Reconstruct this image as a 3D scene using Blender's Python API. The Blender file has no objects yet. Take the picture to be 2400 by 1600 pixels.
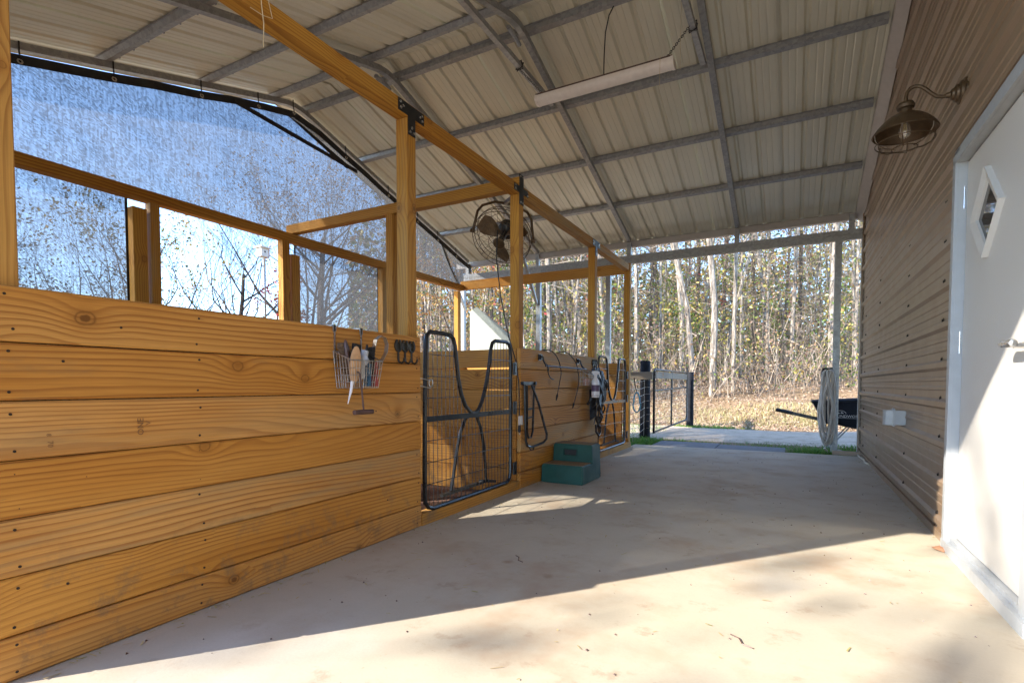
import bpy, bmesh, math, random
from mathutils import Vector, Matrix, Euler, noise as mnoise

R = math.radians
scene = bpy.context.scene
col = scene.collection

# ------------------------------------------------------------------ camera, sky, sun, exposure
cam_d = bpy.data.cameras.new('camera')
cam = bpy.data.objects.new('camera', cam_d)
col.objects.link(cam)
yaw, pitch, roll = R(28.2856), R(-2.1947), R(0.0274)
fwd = Vector((-math.sin(yaw) * math.cos(pitch), math.cos(yaw) * math.cos(pitch), math.sin(pitch)))
rt = Vector((math.cos(yaw), math.sin(yaw), 0))
up = rt.cross(fwd)
rt2 = rt * math.cos(roll) + up * math.sin(roll)
up2 = up * math.cos(roll) - rt * math.sin(roll)
M3 = Matrix((rt2, up2, -fwd)).transposed()
cam.matrix_world = Matrix.Translation((0, 0, 0.92)) @ M3.to_4x4()
cam_d.sensor_width = 36
cam_d.sensor_fit = 'HORIZONTAL'
cam_d.lens = 18.428
cam_d.shift_y = 0.0616
cam_d.clip_end = 800
cam_d.clip_start = 0.02
scene.camera = cam

SUN_EL, SUN_AZ = R(30.3), R(50.2)          # travel direction of the light
sdir = Vector((math.cos(SUN_AZ) * math.cos(SUN_EL), math.sin(SUN_AZ) * math.cos(SUN_EL), -math.sin(SUN_EL)))
world = bpy.data.worlds.new('World')
scene.world = world
world.use_nodes = True
wn = world.node_tree
wn.nodes.clear()
sky = wn.nodes.new('ShaderNodeTexSky')
sky.sky_type = 'NISHITA'
sky.sun_disc = False
sky.sun_elevation = SUN_EL
sky.sun_rotation = math.atan2(-sdir.x, -sdir.y)
sky.air_density = 0.8
sky.dust_density = 0.1
sky.ozone_density = 3.2
bg = wn.nodes.new('ShaderNodeBackground')
bg.inputs['Strength'].default_value = 0.115
wo = wn.nodes.new('ShaderNodeOutputWorld')
wn.links.new(sky.outputs[0], bg.inputs[0])
wn.links.new(bg.outputs[0], wo.inputs[0])
sun_d = bpy.data.lights.new('sun', 'SUN')
sun_d.energy = 2.0
sun_d.angle = R(0.5)
sun_d.color = (1.0, 0.93, 0.82)
sun = bpy.data.objects.new('sun', sun_d)
sun.rotation_euler = sdir.to_track_quat('-Z', 'Y').to_euler()
sun.location = (-8, -10, 12)
col.objects.link(sun)

scene.view_settings.view_transform = 'Standard'
scene.view_settings.look = 'None'
scene.view_settings.gamma = 1
scene.view_settings.use_curve_mapping = False
scene.view_settings.exposure = 2.85
scene.render.engine = 'CYCLES'
scene.cycles.max_bounces = 10
scene.cycles.diffuse_bounces = 6
scene.cycles.transparent_max_bounces = 16
scene.cycles.use_denoising = True
scene.cycles.sample_clamp_indirect = 8

# ------------------------------------------------------------------ node helpers
class NT:
    def __init__(s, name):
        s.m = bpy.data.materials.new(name)
        s.m.use_nodes = True
        s.t = s.m.node_tree
        s.t.nodes.clear()
        s.out = s.t.nodes.new('ShaderNodeOutputMaterial')

    def n(s, typ, **kw):
        nd = s.t.nodes.new('ShaderNode' + typ)
        for k, v in kw.items():
            if k in nd.inputs.keys() and not hasattr(nd, k):
                nd.inputs[k].default_value = v
            else:
                setattr(nd, k, v)
        return nd

    def put(s, sock, v):
        if hasattr(v, 'links') or isinstance(v, bpy.types.NodeSocket):
            s.t.links.new(v, sock)
        else:
            if sock.type == 'RGBA' and len(v) == 3:
                v = (*v, 1)
            sock.default_value = v

    def math(s, op, a, b=None, c=None, clamp=False):
        nd = s.t.nodes.new('ShaderNodeMath')
        nd.operation = op
        nd.use_clamp = clamp
        s.put(nd.inputs[0], a)
        if b is not None: s.put(nd.inputs[1], b)
        if c is not None: s.put(nd.inputs[2], c)
        return nd.outputs[0]

    def mix(s, f, a, b, mode='MIX'):
        nd = s.t.nodes.new('ShaderNodeMix')
        nd.data_type = 'RGBA'
        nd.blend_type = mode
        s.put(nd.inputs[0], f); s.put(nd.inputs[6], a); s.put(nd.inputs[7], b)
        return nd.outputs[2]

    def ramp(s, f, stops, interp='LINEAR'):
        nd = s.t.nodes.new('ShaderNodeValToRGB')
        cr = nd.color_ramp
        cr.interpolation = interp
        while len(cr.elements) < len(stops): cr.elements.new(0.5)
        for e, (p, c) in zip(cr.elements, stops):
            e.position = p
            e.color = (*c, 1) if len(c) == 3 else c
        s.put(nd.inputs[0], f)
        return nd.outputs[0]

    def smooth(s, v, a, b, lo=0.0, hi=1.0):
        nd = s.t.nodes.new('ShaderNodeMapRange')
        nd.interpolation_type = 'SMOOTHSTEP'
        s.put(nd.inputs[0], v)
        nd.inputs[1].default_value = a; nd.inputs[2].default_value = b
        nd.inputs[3].default_value = lo; nd.inputs[4].default_value = hi
        return nd.outputs[0]

    def coord(s, kind='Object'):
        return s.t.nodes.new('ShaderNodeTexCoord').outputs[kind]

    def geo_pos(s):
        return s.t.nodes.new('ShaderNodeNewGeometry').outputs['Position']

    def mapping(s, v, scale=(1, 1, 1), loc=(0, 0, 0), rot=(0, 0, 0)):
        nd = s.t.nodes.new('ShaderNodeMapping')
        s.put(nd.inputs[0], v)
        nd.inputs['Scale'].default_value = scale
        nd.inputs['Location'].default_value = loc
        nd.inputs['Rotation'].default_value = rot
        return nd.outputs[0]

    def noise(s, v, scale, detail=3, rough=0.55, dist=0.0, dim='3D', w=None):
        nd = s.t.nodes.new('ShaderNodeTexNoise')
        nd.noise_dimensions = dim
        s.put(nd.inputs['Vector'], v)
        if w is not None: s.put(nd.inputs['W'], w)
        nd.inputs['Scale'].default_value = scale
        nd.inputs['Detail'].default_value = detail
        nd.inputs['Roughness'].default_value = rough
        nd.inputs['Distortion'].default_value = dist
        return nd.outputs['Fac']

    def bump(s, h, strength=0.3, dist=0.01):
        nd = s.t.nodes.new('ShaderNodeBump')
        nd.inputs['Strength'].default_value = strength
        nd.inputs['Distance'].default_value = dist
        s.put(nd.inputs['Height'], h)
        return nd.outputs[0]

    def principled(s, color, rough=0.5, metal=0.0, spec=0.5, normal=None, coat=0.0, coat_rough=0.1):
        nd = s.t.nodes.new('ShaderNodeBsdfPrincipled')
        s.put(nd.inputs['Base Color'], color)
        s.put(nd.inputs['Roughness'], rough)
        s.put(nd.inputs['Metallic'], metal)
        nd.inputs['Specular IOR Level'].default_value = spec
        nd.inputs['Coat Weight'].default_value = coat
        nd.inputs['Coat Roughness'].default_value = coat_rough
        if normal is not None: s.t.links.new(normal, nd.inputs['Normal'])
        s.t.links.new(nd.outputs[0], s.out.inputs[0])
        return nd


MAT = {}


def simple(name, color, rough=0.5, metal=0.0, var=0.12, scale=18, bump=0.0, spec=0.5, coat=0.0):
    t = NT(name)
    p = t.coord()
    n = t.noise(p, scale, 4)
    dark = tuple(c * (1 - var) for c in color)
    lite = tuple(min(1, c * (1 + var)) for c in color)
    c = t.ramp(n, [(0.3, dark), (0.7, lite)])
    rg = t.smooth(t.noise(p, scale * 0.6, 3), 0.3, 0.7, max(0.03, rough - 0.08), min(1, rough + 0.08))
    nm = t.bump(t.noise(p, scale * 4, 3), bump, 0.004) if bump else None
    t.principled(c, rg, metal, spec, nm, coat)
    MAT[name] = t.m
    return t.m


def wood(name, light, mid, dark, knots=1.0, rings=15.0, grey=0.0):
    t = NT(name)
    o = t.coord()
    at = t.n('Attribute', attribute_type='OBJECT', attribute_name='seed').outputs['Fac']
    tone = t.n('Attribute', attribute_type='OBJECT', attribute_name='tone').outputs['Fac']
    ca = t.n('CombineXYZ')
    t.put(ca.inputs[0], t.math('MULTIPLY', at, 7.3)); t.put(ca.inputs[1], t.math('MULTIPLY', at, 3.1)); t.put(ca.inputs[2], t.math('MULTIPLY', at, 5.7))
    va = t.n('VectorMath', operation='ADD')
    t.put(va.inputs[0], o); t.put(va.inputs[1], ca.outputs[0])
    p = va.outputs[0]
    sx = t.n('SeparateXYZ'); t.put(sx.inputs[0], o)
    # knots: one candidate per cell
    vor = t.n('TexVoronoi', voronoi_dimensions='2D', feature='F1')
    ps = t.n('SeparateXYZ'); t.put(ps.inputs[0], p)
    pc = t.n('CombineXYZ'); t.put(pc.inputs[0], t.math('MULTIPLY', ps.outputs[0], .8)); t.put(pc.inputs[1], t.math('ADD', ps.outputs[1], ps.outputs[2]))
    t.put(vor.inputs['Vector'], pc.outputs[0])
    vor.inputs['Scale'].default_value = 3.4
    d = t.math('DIVIDE', vor.outputs['Distance'], 3.4)
    keep = t.n('SeparateColor'); t.put(keep.inputs[0], vor.outputs['Color'])
    on = t.math('GREATER_THAN', keep.outputs[0], 1 - 0.46 * knots)
    rad = t.math('MULTIPLY_ADD', keep.outputs[1], 0.017, 0.007)
    wob = t.math('MULTIPLY_ADD', t.noise(p, 40, 2), 0.012, -0.006)
    dk = t.math('ADD', d, wob)
    kmask = t.math('MULTIPLY', on, t.math('SUBTRACT', 1, t.math('SMOOTH_MAX', 0.0, t.math('DIVIDE', t.math('SUBTRACT', dk, rad), 0.007), 0.1), clamp=True), clamp=True)
    defl = t.math('MULTIPLY', on, t.math('EXPONENT', t.math('MULTIPLY', t.math('MULTIPLY', d, d), -220.0)))
    # growth rings
    g0 = t.noise(t.mapping(p, (0.34, 3.2, 3.2)), 1.0, 1.2, 0.45)
    g1 = t.noise(t.mapping(p, (1.6, 9, 9)), 1.0, 2, 0.5)
    g = t.math('ADD', t.math('MULTIPLY', g0, rings), t.math('MULTIPLY', g1, 1.6))
    g = t.math('ADD', g, t.math('MULTIPLY', sx.outputs[2], 44.0))
    g = t.math('ADD', g, t.math('MULTIPLY', sx.outputs[1], 32.0))
    g = t.math('ADD', g, t.math('MULTIPLY', defl, 1.7))
    f = t.math('FRACT', g)
    late = t.ramp(f, [(0.0, (0, 0, 0)), (0.45, (.10, .10, .10)), (0.84, (1, 1, 1)), (0.93, (.95, .95, .95)), (1.0, (0, 0, 0))])
    strength = t.smooth(t.noise(t.mapping(p, (.8, 5, 5)), 1.0, 2), 0.25, 0.75, 0.35, 1.0)
    late = t.math('MULTIPLY', late, strength)
    fib = t.noise(t.mapping(p, (5, 260, 260)), 1.0, 2)
    patch = t.noise(t.mapping(p, (.7, 3, 3)), 1.0, 3)
    base = t.mix(t.smooth(patch, .35, .65), light, mid)
    base = t.mix(t.math('MULTIPLY', late, 0.9), base, dark)
    base = t.mix(t.smooth(fib, .3, .75, 0.0, .22), base, tuple(c * .55 for c in dark))
    # pinker, paler boards
    base = t.mix(tone, base, t.mix(1.0, base, (1.12, 1.26, 2.1), 'MULTIPLY'))
    # weather stains
    st = t.smooth(t.noise(t.mapping(p, (1.4, 7, 7), (3, 1, 2)), 1.0, 5, .7), .58 - grey * .1, .76, 0, .42 + grey * .3)
    base = t.mix(st, base, (.17, .125, .075))
    ring = t.math('MULTIPLY', on, t.ramp(t.math('DIVIDE', dk, t.math('MULTIPLY', rad, 2.2)), [(0.0, (.5, .5, .5)), (.36, (.35, .35, .35)), (.46, (1, 1, 1)), (.58, (.25, .25, .25)), (1.0, (0, 0, 0))]))
    base = t.mix(t.math('MULTIPLY', ring, .9), base, (.085, .035, .012))
    # dark rotten hearts in some knots, grey weathering on some boards
    heart = t.math('MULTIPLY', t.math('MULTIPLY', on, t.math('GREATER_THAN', keep.outputs[2], .45)), t.smooth(t.math('SUBTRACT', dk, t.math('MULTIPLY', rad, .55)), -.003, .003, 1, 0))
    base = t.mix(heart, base, (.045, .02, .010))
    halo = t.math('MULTIPLY', on, t.smooth(t.math('DIVIDE', dk, rad), 1.2, 4.0, .35, 0))
    base = t.mix(halo, base, (.42, .17, .025))
    gw = t.math('MULTIPLY', t.smooth(t.math('FRACT', t.math('MULTIPLY', at, 3.7)), .55, .95), t.smooth(t.noise(t.mapping(p, (.8, 4, 9)), 1.0, 5, .7), .42, .62, 0, .55))
    base = t.mix(gw, base, (.33, .25, .13))
    # mud and scuffs splashed low down
    gz = t.n('SeparateXYZ'); t.put(gz.inputs[0], t.geo_pos())
    mud = t.math('MULTIPLY', t.smooth(t.noise(t.geo_pos(), 7, 6, .75), .50, .66), t.smooth(gz.outputs[2], .05, .55, .65, 0))
    base = t.mix(mud, base, (.20, .13, .07))
    scf = t.smooth(t.noise(t.mapping(p, (9, 2.2, 60)), 1.0, 4, .75), .66, .74, 0, .35)
    base = t.mix(scf, base, (.20, .12, .05))
    hgt = t.math('ADD', t.math('MULTIPLY', late, -.5), t.math('MULTIPLY', fib, .5))
    t.principled(base, t.smooth(patch, .2, .8, .6, .78), 0, .25, t.bump(hgt, .25, .003))
    MAT[name] = t.m
    return t.m


wood('lumber', (.58, .288, .055), (.51, .225, .033), (.25, .080, .012), rings=17)
wood('lumber_post', (.53, .272, .046), (.46, .212, .030), (.23, .080, .012), knots=.7, rings=11)
wood('lumber_grey', (.30, .25, .19), (.24, .19, .14), (.12, .085, .05), grey=1)

# concrete
t = NT('concrete')
p = t.geo_pos()
big = t.noise(p, .55, 4, .55)
med = t.noise(p, 2.6, 6, .62)
fine = t.noise(p, 95, 3, .7)
c = t.mix(t.smooth(big, .34, .62), (.49, .425, .315), (.44, .39, .305))
c = t.mix(t.smooth(med, .48, .72, 0, .55), c, (.37, .275, .19))
c = t.mix(t.smooth(t.noise(t.mapping(p, (1, 1, 1), (7, 1, 0)), 4.5, 6, .72), .57, .68, 0, .5), c, (.30, .215, .145))
c = t.mix(t.smooth(t.noise(t.mapping(p, (1, .6, 1), (2, 8, 0)), .9, 4, .6), .55, .72, 0, .5), c, (.58, .54, .48))
dirt = t.smooth(t.noise(t.mapping(p, (1, 1, 1), (4, 2, 0)), 1.1, 5, .68), .50, .70, 0, .62)
c = t.mix(dirt, c, (.37, .255, .165))
spots = t.n('TexVoronoi', feature='F1'); t.put(spots.inputs['Vector'], p); spots.inputs['Scale'].default_value = 3.3
sc_ = t.n('SeparateColor'); t.put(sc_.inputs[0], spots.outputs['Color'])
spm = t.math('MULTIPLY', t.math('GREATER_THAN', sc_.outputs[0], .55), t.smooth(t.math('ADD', spots.outputs['Distance'], t.math('MULTIPLY', t.noise(p, 30, 3), .12)), .09, .19, .55, 0))
c = t.mix(spm, c, (.24, .15, .085))
c = t.mix(t.smooth(fine, .35, .7, 0, .16), c, (.32, .27, .22))
c = t.mix(t.smooth(t.noise(p, 22, 5, .75), .62, .74, 0, .5), c, (.28, .2, .13))
t.principled(c, t.smooth(med, .3, .7, .48, .68), 0, .45, t.bump(t.math('ADD', fine, med), .12, .004))
MAT['concrete'] = t.m

# ground
def groundmat(name, cols, leaf=.5, sc=1.0):
    t = NT(name)
    p = t.geo_pos()
    n1 = t.noise(p, .5 * sc, 5, .6); n2 = t.noise(p, 5 * sc, 6, .7); n3 = t.noise(p, 45 * sc, 4, .7)
    c = t.mix(t.smooth(n1, .35, .65), cols[0], cols[1])
    c = t.mix(t.smooth(n2, .45, .7, 0, .8), c, cols[2])
    c = t.mix(t.smooth(n3, .4, .7, 0, leaf), c, cols[3])
    t.principled(c, .92, 0, .2, t.bump(t.math('ADD', n2, n3), .7, .03))
    MAT[name] = t.m
groundmat('soil', [(.30, .20, .115), (.24, .165, .095), (.16, .11, .06), (.38, .25, .13)])
groundmat('track_dirt', [(.62, .49, .36), (.54, .42, .30), (.34, .25, .17), (.66, .54, .42)], .4)
groundmat('bounce_gravel', [(.56, .50, .42), (.50, .44, .36), (.40, .34, .27), (.62, .56, .48)], .5)
groundmat('stall_dirt', [(.19, .105, .075), (.14, .085, .06), (.08, .05, .04), (.30, .19, .14)], .6, 2.2)

# painted steel
t = NT('roof_steel')
p = t.geo_pos()
n = t.noise(t.mapping(p, (3, .5, .5)), 1.2, 4)
c = t.mix(t.smooth(n, .3, .7), (.72, .69, .555), (.66, .635, .51))
c = t.mix(t.smooth(t.noise(t.mapping(p, (14, 1.0, 1.0)), 1.0, 4, .7), .55, .8, 0, .22), c, (.27, .225, .15))
t.principled(c, t.smooth(t.noise(p, 5, 4), .3, .7, .28, .42), .15, .6, t.bump(t.noise(t.mapping(p, (5, .6, .6)), 1.0, 2), .06, .01))
MAT['roof_steel'] = t.m

t = NT('brown_steel')
p = t.geo_pos()
n = t.noise(p, 1.3, 4)
c = t.mix(t.smooth(n, .3, .7), (.265, .180, .112), (.235, .158, .098))
c = t.mix(t.smooth(t.noise(p, 2.2, 3), .5, .75, 0, .2), c, (.26, .19, .12))
t.principled(c, t.smooth(t.noise(p, 5, 4), .3, .7, .36, .42), 0, .75)
MAT['brown_steel'] = t.m

t = NT('galvanised')
p = t.coord()
v = t.n('TexVoronoi'); t.put(v.inputs['Vector'], p); v.inputs['Scale'].default_value = 38
s_ = t.n('SeparateColor'); t.put(s_.inputs[0], v.outputs['Color'])
c = t.ramp(s_.outputs[0], [(0, (.27, .275, .28)), (1, (.37, .375, .375))])
c = t.mix(t.smooth(t.noise(p, 3, 5, .65), .5, .75, 0, .4), c, (.33, .29, .24))
t.principled(c, t.smooth(t.noise(p, 12, 4), .3, .7, .34, .55), .25, .5)
MAT['galvanised'] = t.m

simple('trim_paint', (.42, .38, .35), .4, var=.05)
simple('frame_grey', (.36, .375, .385), .4, var=.05)
simple('white_trim', (.62, .63, .63), .35, var=.03, coat=.2)
t = NT('door_paint')
p = t.coord()
t.principled(t.mix(t.smooth(t.noise(p, 2, 5), .4, .8, 0, .12), (.56, .535, .495), (.42, .38, .32)), .42, 0, .5, t.bump(t.noise(p, 70, 4, .7), .35, .004))
MAT['door_paint'] = t.m
simple('black_steel', (.018, .018, .019), .38, .2, bump=.1)
simple('gate_steel', (.022, .023, .025), .33, .3, bump=.08)
simple('bronze', (.085, .052, .026), .42, .45, var=.25, scale=30)
simple('fan_steel', (.11, .07, .036), .45, .4, var=.3, scale=25)
simple('chrome_wire', (.50, .50, .50), .32, .85)
simple('satin_nickel', (.62, .61, .59), .22, .9)
simple('fixture_white', (.86, .80, .75), .45, var=.06)
simple('green_plastic', (.008, .066, .050), .5, var=.18, scale=9, bump=.1)
simple('grey_plastic', (.36, .36, .35), .45, var=.08)
simple('black_rubber', (.02, .02, .022), .7, var=.3)
simple('mat_rubber', (.17, .17, .175), .8, var=.15, scale=12, bump=.3)
simple('tub_plastic', (.008, .010, .022), .38, var=.3)
simple('leather', (.028, .017, .011), .5, var=.4, scale=25)
simple('hose', (.46, .41, .36), .5, var=.15, scale=6)
simple('rope', (.55, .47, .36), .85, var=.2, scale=60)
simple('blue_plastic', (.06, .30, .46), .45, var=.2)
simple('bottle_white', (.82, .80, .80), .4, var=.04)
simple('print_purple', (.12, .08, .14), .5)
simple('tan_wood', (.55, .33, .17), .5, var=.18, scale=20)
simple('dark_handle', (.10, .055, .045), .5, var=.25, scale=20)
simple('bristle', (.14, .085, .045), .8, var=.5, scale=90)
simple('bristle_black', (.03, .028, .026), .7, var=.4, scale=90)
simple('grey_cloth', (.50, .55, .62), .75, var=.12)
simple('red_plastic', (.30, .05, .04), .5)
simple('blue_dark', (.04, .10, .17), .5)
simple('silver_band', (.52, .50, .46), .3, .8)
simple('post_black', (.010, .011, .015), .75, spec=.2, var=.4, scale=14, bump=.3)
simple('screw_dark', (.03, .022, .018), .5, .4)
simple('stamp_ink', (.22, .11, .04), .7)
simple('white_ink', (.70, .70, .70), .6)
simple('pink_mug', (.40, .24, .20), .5)
simple('string', (.62, .50, .30), .8)
simple('panel_grey', (.36, .38, .33), .75, var=.14, scale=30, bump=.2)
simple('birdhouse_wood', (.62, .58, .50), .7)
simple('birdhouse_side', (.40, .18, .09), .7)
simple('horseshoe_iron', (.05, .045, .035), .5, .6, var=.3)
simple('dead_leaf', (.40, .20, .11), .7)

t = NT('bulb_glass')
a_ = t.n('BsdfTransparent'); b_ = t.n('BsdfGlossy'); b_.inputs['Roughness'].default_value = .06; d_ = t.n('BsdfDiffuse'); d_.inputs['Color'].default_value = (.8, .72, .6, 1)
m1 = t.n('MixShader'); m1.inputs[0].default_value = .4; t.t.links.new(b_.outputs[0], m1.inputs[1]); t.t.links.new(d_.outputs[0], m1.inputs[2])
m2 = t.n('MixShader'); m2.inputs[0].default_value = .35; t.t.links.new(a_.outputs[0], m2.inputs[1]); t.t.links.new(m1.outputs[0], m2.inputs[2])
t.t.links.new(m2.outputs[0], t.out.inputs[0]); MAT['bulb_glass'] = t.m
simple('filament', (.85, .68, .30), .4)
t = NT('window_glass')
t.principled((.015, .016, .018), .03, 0, .9); MAT['window_glass'] = t.m

# woven shade cloth: part of it lets you look through, part scatters the light
t = NT('shade_cloth')
p = t.coord()
q = t.mapping(t.mapping(p, rot=(R(30), 0, 0)), (1, 42, 160))
n = t.noise(q, 1.0, 3, .7)
n2 = t.noise(t.mapping(p, (1, 70, 6)), 1.0, 2, .6)
bandn = t.noise(t.mapping(p, (1, .5, 6), rot=(R(8), 0, 0)), 1.3, 3)
s = t.math('ADD', t.math('MULTIPLY', n, .75), t.math('MULTIPLY', n2, .25))
s = t.math('ADD', s, t.math('MULTIPLY_ADD', bandn, .08, -.04))
fac = t.smooth(s, .38, .62, .66, .94)
tr = t.n('BsdfTransparent')
df = t.n('BsdfDiffuse'); df.inputs['Color'].default_value = (.05, .055, .065, 1)
tl = t.n('BsdfTranslucent'); tl.inputs['Color'].default_value = (.09, .093, .10, 1)
m1 = t.n('MixShader'); m1.inputs[0].default_value = .55
t.t.links.new(df.outputs[0], m1.inputs[1]); t.t.links.new(tl.outputs[0], m1.inputs[2])
m2 = t.n('MixShader')
t.put(m2.inputs[0], fac)
t.t.links.new(tr.outputs[0], m2.inputs[1]); t.t.links.new(m1.outputs[0], m2.inputs[2])
t.t.links.new(m2.outputs[0], t.out.inputs[0])
MAT['shade_cloth'] = t.m


def leafmat(name, stops, trans=.35):
    t = NT(name)
    rnd = t.t.nodes.new('ShaderNodeNewGeometry').outputs['Random Per Island']
    c = t.ramp(rnd, stops, 'LINEAR')
    df = t.n('BsdfDiffuse'); t.put(df.inputs['Color'], c)
    tl = t.n('BsdfTranslucent'); t.put(tl.inputs['Color'], c)
    gl = t.n('BsdfGlossy'); gl.inputs['Roughness'].default_value = .4
    m = t.n('MixShader'); m.inputs[0].default_value = trans
    t.t.links.new(df.outputs[0], m.inputs[1]); t.t.links.new(tl.outputs[0], m.inputs[2])
    m2 = t.n('MixShader'); m2.inputs[0].default_value = .04
    t.t.links.new(m.outputs[0], m2.inputs[1]); t.t.links.new(gl.outputs[0], m2.inputs[2])
    t.t.links.new(m2.outputs[0], t.out.inputs[0])
    MAT[name] = t.m
leafmat('leaf_yellow', [(0, (.10, .13, .03)), (.35, (.30, .27, .06)), (.7, (.50, .38, .10)), (1, (.38, .20, .07))])
leafmat('leaf_green', [(0, (.06, .10, .02)), (.5, (.13, .20, .035)), (.8, (.24, .28, .05)), (1, (.36, .33, .07))])
leafmat('leaf_drab', [(0, (.075, .07, .045)), (.5, (.15, .13, .075)), (.85, (.24, .20, .11)), (1, (.30, .24, .09))])
leafmat('leaf_pine', [(0, (.025, .05, .02)), (.6, (.05, .085, .03)), (1, (.10, .12, .05))])
leafmat('leaf_brown', [(0, (.17, .095, .065)), (.4, (.27, .165, .11)), (.75, (.36, .235, .15)), (1, (.42, .31, .19))])
leafmat('leaf_orange', [(0, (.45, .17, .05)), (.5, (.50, .26, .07)), (1, (.50, .36, .10))])
leafmat('leaf_red', [(0, (.42, .06, .05)), (.6, (.50, .10, .07)), (1, (.50, .20, .10))])
leafmat('leaf_litter', [(0, (.24, .145, .095)), (.3, (.34, .225, .155)), (.6, (.40, .29, .20)), (.85, (.46, .36, .26)), (1, (.33, .28, .16))], .1)
leafmat('grass_blade', [(0, (.05, .15, .015)), (.6, (.10, .27, .025)), (1, (.25, .34, .06))])
leafmat('straw_blade', [(0, (.40, .30, .16)), (.6, (.52, .42, .22)), (1, (.30, .32, .10))], .15)

t = NT('bark_pale')
p = t.coord()
n = t.noise(t.mapping(p, (5, 5, 1.1)), 2.4, 5, .7)
c = t.ramp(n, [(.36, (.085, .07, .055)), (.5, (.25, .21, .17)), (.64, (.42, .37, .31))])
t.principled(c, .85, 0, .2, t.bump(t.noise(t.mapping(p, (9, 9, 2)), 3, 4), .8, .03)); MAT['bark_pale'] = t.m
t = NT('bark_dark')
p = t.coord()
n = t.noise(t.mapping(p, (6, 6, 1.2)), 3, 5, .7)
c = t.ramp(n, [(.35, (.055, .042, .033)), (.55, (.15, .12, .095)), (.7, (.27, .225, .18))])
t.principled(c, .9, 0, .2, t.bump(n, .8, .03)); MAT['bark_dark'] = t.m
t = NT('twig')
rnd = t.t.nodes.new('ShaderNodeNewGeometry').outputs['Random Per Island']
t.principled(t.ramp(rnd, [(0, (.10, .075, .055)), (.5, (.23, .18, .135)), (1, (.40, .33, .26))]), .85, 0, .2); MAT['twig'] = t.m


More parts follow.
